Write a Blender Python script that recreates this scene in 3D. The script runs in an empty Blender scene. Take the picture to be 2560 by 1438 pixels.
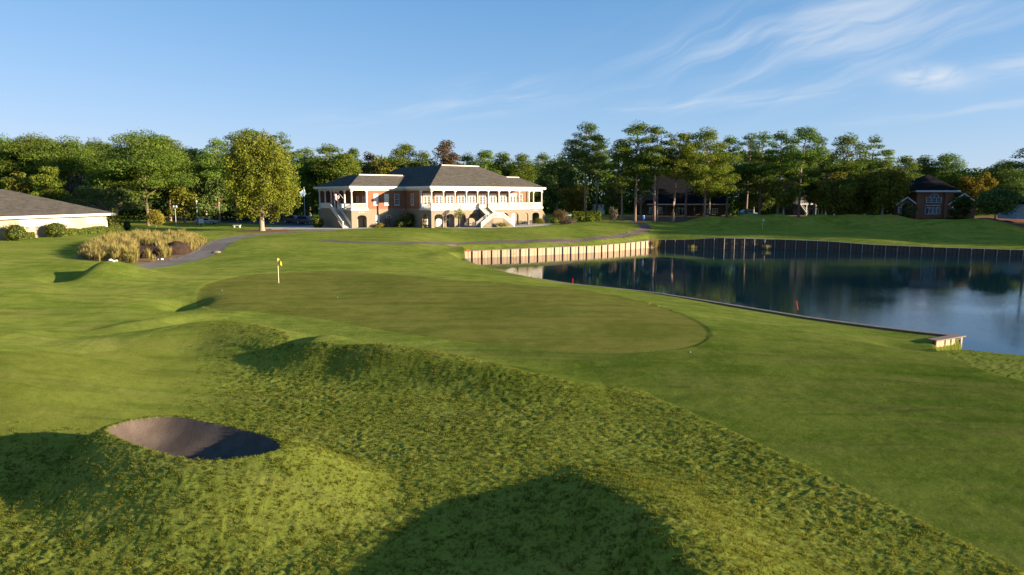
import bpy, math, random
import numpy as np
from mathutils import Vector, Matrix

# ------------------------------------------------------------------ camera, sky, sun, exposure
SC = bpy.context.scene
COL = SC.collection
F = 1706.667; PITCH = math.atan((719 - 491) / F); CAM_H = 7.6
cam = bpy.data.cameras.new('camera'); cam.sensor_width = 36; cam.lens = 24
cam.clip_start = 0.3; cam.clip_end = 6000
cam_o = bpy.data.objects.new('camera', cam); COL.objects.link(cam_o)
cam_o.location = (0, 0, CAM_H); cam_o.rotation_euler = (math.pi / 2 - PITCH, 0, 0)
SC.camera = cam_o
SC.render.resolution_x = 1024; SC.render.resolution_y = 575

SUN_EL = math.radians(11.5); SUN_AZ = math.radians(-17)          # azimuth from +x, camera looks along +y
SUN_STRENGTH = 5.0; SKY_STRENGTH = 0.080; EXPOSURE = 1.72
SUN_DIR = Vector((math.cos(SUN_EL) * math.cos(SUN_AZ), math.cos(SUN_EL) * math.sin(SUN_AZ), math.sin(SUN_EL)))
sun = bpy.data.lights.new('sun', 'SUN'); sun.energy = SUN_STRENGTH; sun.angle = math.radians(0.5); sun.color = (1.0, 0.82, 0.58)
sun_o = bpy.data.objects.new('sun', sun); COL.objects.link(sun_o)
sun_o.rotation_euler = (-SUN_DIR).to_track_quat('-Z', 'Y').to_euler()

vs = SC.view_settings
vs.view_transform = 'Standard'; vs.look = 'None'; vs.gamma = 1.0; vs.use_curve_mapping = False; vs.exposure = EXPOSURE

class NT:
    """short-hand for building node trees"""
    def __init__(s, nt): s.nt = nt; s.nt.nodes.clear()
    def n(s, t, ins=None, **kw):
        nd = s.nt.nodes.new(t)
        for k, v in kw.items(): setattr(nd, k, v)
        for k, v in (ins or {}).items():
            sock = nd.inputs[k]
            if isinstance(v, bpy.types.NodeSocket): s.nt.links.new(v, sock)
            else: sock.default_value = v
        return nd
    def math(s, op, a, b=0.0, c=0.0, clamp=False):
        nd = s.nt.nodes.new('ShaderNodeMath'); nd.operation = op; nd.use_clamp = clamp
        for i, v in enumerate((a, b, c)):
            if isinstance(v, bpy.types.NodeSocket): s.nt.links.new(v, nd.inputs[i])
            else: nd.inputs[i].default_value = v
        return nd.outputs[0]
    def mix(s, fac, a, b, blend='MIX'):
        nd = s.nt.nodes.new('ShaderNodeMix'); nd.data_type = 'RGBA'; nd.blend_type = blend
        for i, v in ((0, fac), (6, a), (7, b)):
            if isinstance(v, bpy.types.NodeSocket): s.nt.links.new(v, nd.inputs[i])
            else: nd.inputs[i].default_value = v if i == 0 else (tuple(v) + (1,))[:4]
        return nd.outputs[2]
    def noise(s, vec, scale, detail=3, rough=.55, dist=0.0):
        nd = s.n('ShaderNodeTexNoise', {'Scale': scale, 'Detail': detail, 'Roughness': rough, 'Distortion': dist})
        if vec is not None: s.nt.links.new(vec, nd.inputs['Vector'])
        return nd.outputs['Fac']
    def ramp(s, fac, lo, hi):
        nd = s.n('ShaderNodeMapRange', {'From Min': lo, 'From Max': hi}); nd.clamp = True
        nd.interpolation_type = 'SMOOTHSTEP'
        s.nt.links.new(fac, nd.inputs['Value']); return nd.outputs[0]
    def mapping(s, vec, scale=(1, 1, 1), rot=(0, 0, 0), loc=(0, 0, 0)):
        nd = s.n('ShaderNodeMapping'); s.nt.links.new(vec, nd.inputs['Vector'])
        nd.inputs['Scale'].default_value = scale; nd.inputs['Rotation'].default_value = rot; nd.inputs['Location'].default_value = loc
        return nd.outputs[0]

def build_world():
    w = bpy.data.worlds.new('World'); SC.world = w; w.use_nodes = True
    t = NT(w.node_tree)
    sky = t.n('ShaderNodeTexSky', sky_type='NISHITA'); sky.sun_disc = False
    sky.sun_elevation = SUN_EL; sky.sun_rotation = math.radians(90) - SUN_AZ
    sky.altitude = SKY_ALT; sky.air_density = SKY_AIR; sky.dust_density = SKY_DUST; sky.ozone_density = SKY_OZONE
    # grade the sky's own colour towards the clear pale blue of the photograph, with a light even haze at the horizon
    rgb = t.n('ShaderNodeSeparateColor', {0: sky.outputs[0]}).outputs
    rr = t.math('MULTIPLY', rgb[0], .84)
    gg = t.math('MULTIPLY', t.math('POWER', t.math('DIVIDE', rgb[1], 1.63), .62), 1.50)
    bb = t.math('MULTIPLY', t.math('POWER', t.math('DIVIDE', rgb[2], 3.24), .48), 2.82)
    col = t.n('ShaderNodeCombineColor', {0: rr, 1: gg, 2: bb}).outputs[0]
    d = t.n('ShaderNodeTexCoord').outputs['Generated']
    sp = t.n('ShaderNodeSeparateXYZ', {0: d})
    x, y, z = sp.outputs
    az = t.math('MULTIPLY', t.math('ARCTAN2', x, y), 180 / math.pi)      # degrees right of the view
    el = t.math('MULTIPLY', t.math('ARCSINE', z), 180 / math.pi)
    # high cirrus: long wisps, seen in azimuth / elevation degrees
    uv = t.n('ShaderNodeCombineXYZ', {0: az, 1: el}).outputs[0]
    warp = t.n('ShaderNodeTexNoise', {'Scale': .16, 'Detail': 2.0, 'Vector': uv}).outputs['Color']
    uvw = t.n('ShaderNodeVectorMath', {0: uv, 1: t.n('ShaderNodeVectorMath', {0: warp, 1: (3.2, 2.2, 0)}, operation='MULTIPLY').outputs[0]}, operation='ADD').outputs[0]
    def window(a0, e0, wa, we, slope=0.0):
        ea = t.math('DIVIDE', t.math('SUBTRACT', az, a0), wa)
        ee = t.math('DIVIDE', t.math('SUBTRACT', t.math('SUBTRACT', el, e0), t.math('MULTIPLY', t.math('SUBTRACT', az, a0), slope)), we)
        r2 = t.math('ADD', t.math('MULTIPLY', ea, ea), t.math('MULTIPLY', ee, ee))
        return t.math('EXPONENT', t.math('MULTIPLY', r2, -1.0))
    def wisps(rot, sx, sy, lo, hi, detail=5, rough=.52, loc=(0, 0, 0)):
        m = t.mapping(t.mapping(uvw, rot=(0, 0, math.radians(rot))), scale=(sx, sy, 1), loc=loc)
        return t.ramp(t.noise(m, 1.0, detail, rough, .4), lo, hi)
    A = t.math('MULTIPLY', wisps(-13, .045, .40, .40, .78), window(27, 12.0, 14, 3.4, .16))
    A2 = t.math('MULTIPLY', wisps(-24, .06, .6, .42, .78, loc=(3, 7, 0)), window(21, 10.8, 9, 3.2, .05))
    B = t.math('MULTIPLY', wisps(-8, .10, 1.3, .36, .74, loc=(9, 2, 0)), window(-6, 6.9, 9, 0.75, .085))
    B2 = t.math('MULTIPLY', wisps(-14, .16, 1.0, .38, .75, loc=(1, 5, 0)), window(-1.2, 8.6, 4, 1.0, .1))
    C = t.math('MULTIPLY', wisps(-6, .10, 1.3, .34, .7, loc=(4, 1, 0)), window(17, 7.3, 8, .5, .06))
    D = t.math('MULTIPLY', wisps(-6, .30, .8, .22, .62, loc=(6, 3, 0)), window(30.6, 8.2, 2.2, .75, -.12))
    E = t.math('MULTIPLY', wisps(-8, .2, .9, .3, .7, loc=(8, 8, 0)), window(36, 8.6, 3.2, .7, .1))
    G = t.math('MULTIPLY', wisps(-8, .07, .9, .34, .72, loc=(2, 4, 0)), window(34, 6.0, 12, .35, .08))
    s = A
    for q, k in ((A2, .9), (B, .55), (B2, .5), (C, .7), (D, 1.25), (E, .9), (G, .5)):
        s = t.math('ADD', s, t.math('MULTIPLY', q, k))
    s = t.math('MULTIPLY', s, .78, clamp=True)
    s = t.math('MULTIPLY', s, t.ramp(z, 0.0, .05))
    hz = t.math('MULTIPLY', t.math('EXPONENT', t.math('DIVIDE', t.math('MAXIMUM', el, 0.0), -6.5)), .70)
    col = t.mix(hz, col, (1.66, 2.42, 3.05))
    cloudy = t.mix(s, col, CLOUD)
    # gentle grade of the sky's own colour
    bg = t.n('ShaderNodeBackground', {'Color': cloudy, 'Strength': SKY_STRENGTH})
    t.n('ShaderNodeOutputWorld', {'Surface': bg.outputs[0]})
SKY_ALT, SKY_AIR, SKY_DUST, SKY_OZONE = 3000, 1.0, 0.7, 3.2
CLOUD = (2.75, 3.05, 3.45)
build_world()

# ------------------------------------------------------------------ small helpers
random.seed(7)
RNG = np.random.default_rng(11)

def ray(px, py):
    a = (px - 1280) / F; b = (719 - py) / F
    return np.array([a, math.cos(PITCH) + b * math.sin(PITCH), -math.sin(PITCH) + b * math.cos(PITCH)])
def at(px, py, z):                       # the point at height z that the camera sees at photo pixel px, py
    r = ray(px, py); return r * ((z - CAM_H) / r[2]) + np.array([0, 0, CAM_H])
def atY(px, py, Y):
    r = ray(px, py); return r * (Y / r[1]) + np.array([0, 0, CAM_H])
def x_of(px, Y):                         # world x of a pixel column near the horizon, at distance Y
    return (px - 1280) / F * Y
def z_of(py, Y): return atY(1280, py, Y)[2]

def tag(o, label=None, cat=None, group=None, kind=None):
    if label: o['label'] = label
    if cat: o['category'] = cat
    if group: o['group'] = group
    if kind: o['kind'] = kind
    return o
def link(name, me, parent=None, loc=None, rz=0.0):
    o = bpy.data.objects.new(name, me); COL.objects.link(o)
    if parent is not None: o.parent = parent
    if loc is not None: o.location = loc
    if rz: o.rotation_euler = (0, 0, rz)
    return o
def empty(name, loc, rz=0.0):
    o = link(name, None, None, loc, rz); o.empty_display_size = .3; return o
def copy_tree(o, parent=None):
    c = o.copy(); COL.objects.link(c)
    if parent is not None: c.parent = parent
    for ch in list(o.children): copy_tree(ch, c)
    return c

class MB:
    """collects boxes, prisms, tubes ... and links them as one mesh"""
    def __init__(s): s.v = []; s.f = []; s.mi = []; s.cur = 0
    def add(s, vs_, fs):
        b = len(s.v); s.v.extend([tuple(map(float, p)) for p in vs_]); s.f.extend([tuple(b + i for i in f) for f in fs]); s.mi.extend([s.cur] * len(fs)); return s
    def box(s, x0, x1, y0, y1, z0, z1):
        return s.add([(x0, y0, z0), (x1, y0, z0), (x1, y1, z0), (x0, y1, z0), (x0, y0, z1), (x1, y0, z1), (x1, y1, z1), (x0, y1, z1)],
                     [(0, 3, 2, 1), (4, 5, 6, 7), (0, 1, 5, 4), (1, 2, 6, 5), (2, 3, 7, 6), (3, 0, 4, 7)])
    def hexa(s, b, t):                   # bottom 4 (ccw from above), top 4
        return s.add(list(b) + list(t), [(3, 2, 1, 0), (4, 5, 6, 7), (0, 1, 5, 4), (1, 2, 6, 5), (2, 3, 7, 6), (3, 0, 4, 7)])
    def beam(s, p, q, w, h, up=(0, 0, 1)):
        p = Vector(p); q = Vector(q); d = (q - p).normalized(); sd = d.cross(Vector(up))
        if sd.length < 1e-4: sd = Vector((1, 0, 0))
        sd.normalize(); u = sd.cross(d)
        a, b = sd * w / 2, u * h / 2
        return s.hexa([p - a - b, p + a - b, q + a - b, q - a - b], [p - a + b, p + a + b, q + a + b, q - a + b])
    def tube(s, pts, rad, n=8, cap=True):
        pts = [Vector(p) for p in pts]; rings = []
        for i, p in enumerate(pts):
            d = (pts[min(i + 1, len(pts) - 1)] - pts[max(i - 1, 0)]).normalized()
            a = d.cross(Vector((0, 0, 1)));
            if a.length < .05: a = d.cross(Vector((1, 0, 0)))
            a.normalize(); b = d.cross(a); r = rad[i] if hasattr(rad, '__len__') else rad
            rings.append([p + (a * math.cos(2 * math.pi * k / n) + b * math.sin(2 * math.pi * k / n)) * r for k in range(n)])
        fs = []
        for i in range(len(rings) - 1):
            for k in range(n):
                fs.append((i * n + k, i * n + (k + 1) % n, (i + 1) * n + (k + 1) % n, (i + 1) * n + k))
        if cap: fs.append(tuple(range(n - 1, -1, -1))); fs.append(tuple((len(rings) - 1) * n + k for k in range(n)))
        return s.add([p for r in rings for p in r], fs)
    def lathe(s, prof, n=12, c=(0, 0, 0)):
        vs_ = [(c[0] + r * math.cos(2 * math.pi * k / n), c[1] + r * math.sin(2 * math.pi * k / n), c[2] + z) for r, z in prof for k in range(n)]
        fs = [(i * n + k, i * n + (k + 1) % n, (i + 1) * n + (k + 1) % n, (i + 1) * n + k) for i in range(len(prof) - 1) for k in range(n)]
        fs.append(tuple(range(n - 1, -1, -1))); fs.append(tuple((len(prof) - 1) * n + k for k in range(n)))
        return s.add(vs_, fs)
    def prism(s, poly, y0, y1):          # polygon in x,z extruded along y
        n = len(poly)
        vs_ = [(x, y0, z) for x, z in poly] + [(x, y1, z) for x, z in poly]
        fs = [tuple(range(n)), tuple(range(2 * n - 1, n - 1, -1))] + [(i, i + n, (i + 1) % n + n, (i + 1) % n) for i in range(n)]
        return s.add(vs_, fs)
    def mesh(s, name, mats, smooth=False):
        me = bpy.data.meshes.new(name); me.from_pydata(s.v, [], s.f)
        for m in (mats if isinstance(mats, (list, tuple)) else [mats]): me.materials.append(m)
        if any(s.mi): me.polygons.foreach_set('material_index', s.mi)
        if smooth: me.polygons.foreach_set('use_smooth', [True] * len(me.polygons))
        me.update(); return me
    def build(s, name, mats, parent=None, smooth=False, loc=None, rz=0.0):
        return link(name, s.mesh(name, mats, smooth), parent, loc, rz)

def arch_wall(mb, axis, a0, a1, z0, z1, t0, t1, ops, seg=8):
    """a wall along axis ('x' or 'y') from a0 to a1, thickness t0..t1 across, with arched openings (centre, width, spring z, rise)"""
    P = (lambda a, t, z: (a, t, z)) if axis == 'x' else (lambda a, t, z: (t, a, z))
    def slab(a, b, zl0, zl1, zh):        # piece between a and b, lower edge zl0->zl1
        mb.hexa([P(a, t0, zl0), P(b, t0, zl1), P(b, t1, zl1), P(a, t1, zl0)], [P(a, t0, zh), P(b, t0, zh), P(b, t1, zh), P(a, t1, zh)])
    cur = a0
    for c, w, sp, rise in ops:
        slab(cur, c - w / 2, z0, z0, z1)
        for k in range(seg):
            u0 = -1 + 2 * k / seg; u1 = -1 + 2 * (k + 1) / seg
            f = lambda u: sp + rise * math.sqrt(max(0, 1 - u * u))
            slab(c + u0 * w / 2, c + u1 * w / 2, f(u0), f(u1), z1)
        cur = c + w / 2
    slab(cur, a1, z0, z0, z1)

# value noise in numpy
def vnoise(x, y, seed=0):
    xi = np.floor(x).astype(np.int64); yi = np.floor(y).astype(np.int64); xf = x - xi; yf = y - yi
    def h(a, b):
        n = (a * 374761393 + b * 668265263 + seed * 974634777) & 0x7fffffff
        n = ((n ^ (n >> 13)) * 1274126177) & 0x7fffffff
        return ((n ^ (n >> 16)) & 0xffff) / 65535.0
    u = xf * xf * xf * (xf * (xf * 6 - 15) + 10); v = yf * yf * yf * (yf * (yf * 6 - 15) + 10)
    return (h(xi, yi) * (1 - u) + h(xi + 1, yi) * u) * (1 - v) + (h(xi, yi + 1) * (1 - u) + h(xi + 1, yi + 1) * u) * v
def fbm(x, y, octv=3, seed=0):
    s = 0; a = .5
    for k in range(octv): s = s + a * (vnoise(x * 2 ** k, y * 2 ** k, seed + k) - .5); a *= .5
    return s
def sstep(a, b, x):
    t = np.clip((x - a) / (b - a), 0, 1); return t * t * (3 - 2 * t)
def seg_info(X, Y, pts, vals=None):
    """distance to a polyline, side (+ left of travel), interpolated values"""
    best = np.full(X.shape, 1e9); side = np.zeros(X.shape); val = np.zeros(X.shape)
    for i in range(len(pts) - 1):
        ax, ay = pts[i][:2]; bx, by = pts[i + 1][:2]; dx, dy = bx - ax, by - ay; L2 = dx * dx + dy * dy
        t = np.clip(((X - ax) * dx + (Y - ay) * dy) / L2, 0, 1)
        qx, qy = X - ax - t * dx, Y - ay - t * dy; d = np.hypot(qx, qy); m = d < best
        best = np.where(m, d, best); side = np.where(m, np.sign(dx * qy - dy * qx), side)
        if vals is not None: val = np.where(m, vals[i] + t * (vals[i + 1] - vals[i]), val)
    return best, side, val
def poly_sd(X, Y, poly):
    """signed distance, positive inside"""
    d, _, _ = seg_info(X, Y, list(poly) + [poly[0]])
    ins = np.zeros(X.shape, bool); n = len(poly)
    for i in range(n):
        x0, y0 = poly[i][:2]; x1, y1 = poly[(i + 1) % n][:2]
        if y0 == y1: continue
        c = (Y >= min(y0, y1)) & (Y < max(y0, y1))
        ins ^= c & (X < x0 + (Y - y0) * (x1 - x0) / (y1 - y0))
    return np.where(ins, d, -d)
def smooth_poly(pts, n=6):
    """closed Catmull-Rom"""
    P = [np.array(p[:2], float) for p in pts]; N = len(P); out = []
    for i in range(N):
        a, b, c, d = P[i - 1], P[i], P[(i + 1) % N], P[(i + 2) % N]
        for k in range(n):
            t = k / n
            out.append(.5 * ((2 * b) + (c - a) * t + (2 * a - 5 * b + 4 * c - d) * t * t + (3 * b - a - 3 * c + d) * t ** 3))
    return out
def smooth_line(pts, n=6):
    P = [np.array(p, float) for p in pts]; P = [2 * P[0] - P[1]] + P + [2 * P[-1] - P[-2]]; out = []
    for i in range(1, len(P) - 2):
        a, b, c, d = P[i - 1], P[i], P[i + 1], P[i + 2]
        for k in range(n):
            t = k / n
            out.append(.5 * ((2 * b) + (c - a) * t + (2 * a - 5 * b + 4 * c - d) * t * t + (3 * b - a - 3 * c + d) * t ** 3))
    out.append(P[-2]); return out
# ------------------------------------------------------------------ materials
def new_mat(name):
    m = bpy.data.materials.new(name); m.use_nodes = True; return m, NT(m.node_tree)
def principled(t, **k):
    ins = {}
    for a, b in k.items(): ins[a.replace('_', ' ')] = (tuple(b) + (1,))[:4] if isinstance(b, tuple) else b
    b = t.n('ShaderNodeBsdfPrincipled', ins); t.n('ShaderNodeOutputMaterial', {'Surface': b.outputs[0]}); return b
def plain(name, col, rough=.6, spec=.3, var=.12, scale=3.0, bump=0.0, bscale=30.0, metal=0.0, streak=None):
    m, t = new_mat(name)
    co = t.n('ShaderNodeTexCoord').outputs['Object']
    v = t.mapping(co, scale=streak) if streak else co
    n = t.noise(v, scale, 5, .6)
    c = t.mix(t.ramp(n, .3, .7), tuple(a * (1 - var) for a in col), tuple(min(1, a * (1 + var)) for a in col))
    b = principled(t, Base_Color=c, Roughness=rough, Metallic=metal); b.inputs['Specular IOR Level'].default_value = spec
    if bump:
        bn = t.n('ShaderNodeBump', {'Height': t.noise(v, bscale, 3), 'Strength': bump, 'Distance': .02}); t.nt.links.new(bn.outputs[0], b.inputs['Normal'])
    return m
def blade_normal(t, tilt):
    """normal of a canopy of fine upright blades: tilts far off the ground's own normal from spot to spot"""
    g = t.n('ShaderNodeNewGeometry')
    w = t.n('ShaderNodeTexWhiteNoise', {'Vector': t.n('ShaderNodeVectorMath', {0: g.outputs['Position'], 1: (83.0, 83.0, 83.0)}, operation='MULTIPLY').outputs[0]}).outputs['Color']
    c = t.n('ShaderNodeVectorMath', {0: w, 1: (.5, .5, .5)}, operation='SUBTRACT').outputs[0]
    c = t.n('ShaderNodeVectorMath', {0: c, 1: (2 * tilt, 2 * tilt, .3 * tilt)}, operation='MULTIPLY').outputs[0]
    return g, c
def grass_mat(name, dark, light, dry, tilt=.5, bump=.45, bscale=9.0, mow=0.0, patch=.5, dry_amt=.5, mow_rot=20, soil=None, cut=False, face_shade=False):
    m, t = new_mat(name)
    g, off = blade_normal(t, tilt)
    pos = g.outputs['Position']
    n1 = t.noise(pos, .12, 4, .6); n2 = t.noise(pos, .9, 5, .62); n3 = t.noise(t.mapping(pos, scale=(1, 1, .3)), 14, 3, .6)
    f = t.math('ADD', t.math('MULTIPLY', n1, .40), t.math('ADD', t.math('MULTIPLY', n2, .38), t.math('MULTIPLY', n3, .32)))
    c = t.mix(t.ramp(f, .46 - .06 * patch, .64 + .06 * patch), dark, light)
    str_ = t.noise(t.mapping(pos, scale=(.055, .5, .2), rot=(0, 0, math.radians(mow_rot))), 1.3, 5, .62, .6)
    c = t.mix(t.math('MULTIPLY', t.ramp(str_, .45, .72), dry_amt), c, dry)
    st2 = t.noise(t.mapping(pos, scale=(.10, .75, .2), rot=(0, 0, math.radians(mow_rot + 8)), loc=(5, 3, 0)), 1.6, 6, .66, .8)
    c = t.mix(t.ramp(st2, .46, .70), c, t.mix(1.0, c, (.70, .78, .72), 'MULTIPLY'))
    sp = t.noise(pos, 5.5, 5, .72)
    c = t.mix(t.math('MULTIPLY', t.ramp(sp, .50, .74), .55), c, t.mix(1.0, c, (.62, .70, .62), 'MULTIPLY'))
    c = t.mix(t.math('MULTIPLY', t.ramp(sp, .46, .26), .45), c, t.mix(1.0, c, (1.30, 1.24, 1.25), 'MULTIPLY'))
    if soil:
        c = t.mix(t.math('MULTIPLY', t.ramp(t.noise(pos, 2.2, 6, .7), .60, .78), .45), c, soil)
    if mow:
        wv = t.n('ShaderNodeTexWave', {'Vector': t.mapping(pos, rot=(0, 0, math.radians(mow_rot))), 'Scale': .16, 'Distortion': .6, 'Detail': 1.0}, bands_direction='Y').outputs['Fac']
        c = t.mix(t.math('MULTIPLY', t.ramp(wv, .3, .7), mow), c, tuple(a * 1.35 for a in light))
    if face_shade:   # long grass on the steep faces, with the shade of their fronts painted in
        a = t.n('ShaderNodeAttribute', attribute_name='long_grass_shade').outputs['Fac']
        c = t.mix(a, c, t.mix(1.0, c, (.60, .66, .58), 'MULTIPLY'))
    if cut:      # near fairway darkened in colour, painting in its duller light at steeper view
        a = t.n('ShaderNodeAttribute', attribute_name='lawn').outputs['Fac']
        c = t.mix(a, t.mix(1.0, c, (.60, .64, .60), 'MULTIPLY'), c)
    bn = t.n('ShaderNodeBump', {'Height': t.noise(pos, bscale, 4, .65), 'Strength': bump, 'Distance': .06})
    nn = t.n('ShaderNodeVectorMath', {0: bn.outputs[0], 1: off}, operation='ADD').outputs[0]
    nn = t.n('ShaderNodeVectorMath', {0: nn}, operation='NORMALIZE').outputs[0]
    d = t.n('ShaderNodeBsdfDiffuse', {'Color': c, 'Normal': nn, 'Roughness': .3})
    tr = t.n('ShaderNodeBsdfTranslucent', {'Color': t.mix(1.0, c, (.45, .45, .36), 'MULTIPLY'), 'Normal': nn})   # light passing through the blades
    t.n('ShaderNodeOutputMaterial', {'Surface': t.n('ShaderNodeAddShader', {0: d.outputs[0], 1: tr.outputs[0]}).outputs[0]})
    return m

M = {}
M['fairway'] = grass_mat('mown_grass', (0.080, 0.115, 0.016), (0.160, 0.182, 0.034), (0.201, 0.165, 0.059), mow_rot=-28, dry_amt=.45, cut=True)
M['green'] = grass_mat('green_grass', (0.081, 0.092, 0.017), (0.128, 0.129, 0.029), (0.151, 0.125, 0.036), tilt=.7, bump=.06, bscale=16, mow_rot=-14, dry_amt=.55, patch=.2)
M['rough'] = grass_mat('rough_turf', (0.094, 0.109, 0.018), (0.130, 0.150, 0.027), (0.171, 0.148, 0.056), bump=.5, bscale=16, face_shade=True, mow_rot=10, dry_amt=.2, soil=(0.073, 0.061, 0.028))
def sand_mat():
    m, t = new_mat('bunker_sand'); g = t.n('ShaderNodeNewGeometry'); p = g.outputs['Position']
    c = t.mix(t.ramp(t.noise(p, 1.6, 5), .35, .7), (.082, .063, .052), (.118, .092, .076))
    c = t.mix(t.math('MULTIPLY', t.ramp(t.noise(p, 14, 4), .55, .75), .4), c, (.06, .043, .032))
    rake = t.n('ShaderNodeTexWave', {'Vector': t.mapping(p, rot=(0, 0, .5)), 'Scale': 4.5, 'Distortion': 5.0, 'Detail': 3.0, 'Detail Scale': 1.3}).outputs['Fac']
    h = t.math('ADD', t.math('MULTIPLY', rake, .16), t.math('ADD', t.noise(p, 16, 5, .7), t.math('MULTIPLY', t.noise(p, 4, 3), .8)))
    b = principled(t, Base_Color=c, Roughness=.95); b.inputs['Specular IOR Level'].default_value = .1
    bn = t.n('ShaderNodeBump', {'Height': h, 'Strength': .55, 'Distance': .025}); t.nt.links.new(bn.outputs[0], b.inputs['Normal']); return m
M['sand'] = sand_mat()
def ground_mat(name, a, b_, dots, sc=.8, fine=26, rough=.9):
    m, t = new_mat(name); p = t.n('ShaderNodeNewGeometry').outputs['Position']
    c = t.mix(t.ramp(t.noise(p, sc, 5, .65), .35, .68), a, b_)
    c = t.mix(t.math('MULTIPLY', t.ramp(t.noise(p, fine, 3), .52, .7), .55), c, dots)
    b = principled(t, Base_Color=c, Roughness=rough); b.inputs['Specular IOR Level'].default_value = .2
    bn = t.n('ShaderNodeBump', {'Height': t.noise(p, fine, 4, .7), 'Strength': .4, 'Distance': .03}); t.nt.links.new(bn.outputs[0], b.inputs['Normal']); return m
M['path'] = ground_mat('worn_path', (.15, .128, .108), (.21, .182, .155), (.10, .088, .076), .35, 30)
M['asphalt'] = ground_mat('asphalt', (.045, .044, .046), (.075, .072, .07), (.03, .03, .03), .4, 30)
M['darkpath'] = ground_mat('dark_path', (.10, .075, .062), (.15, .115, .095), (.07, .055, .045), .4, 30)
M['straw'] = ground_mat('pine_straw', (.13, .055, .028), (.21, .10, .05), (.07, .03, .015), .6, 12)
M['mulch'] = ground_mat('mulch', (.16, .065, .035), (.24, .11, .06), (.08, .035, .02), 1.5, 12)
M['darkmulch'] = ground_mat('dark_mulch', (.055, .03, .018), (.09, .05, .03), (.03, .018, .01), 1.5, 12)
M['bed'] = ground_mat('dry_bed', (.15, .10, .05), (.25, .17, .09), (.09, .06, .03), 1.2, 10)
M['concrete'] = ground_mat('concrete', (.36, .34, .31), (.46, .44, .41), (.28, .27, .25), .5, 20)

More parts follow.
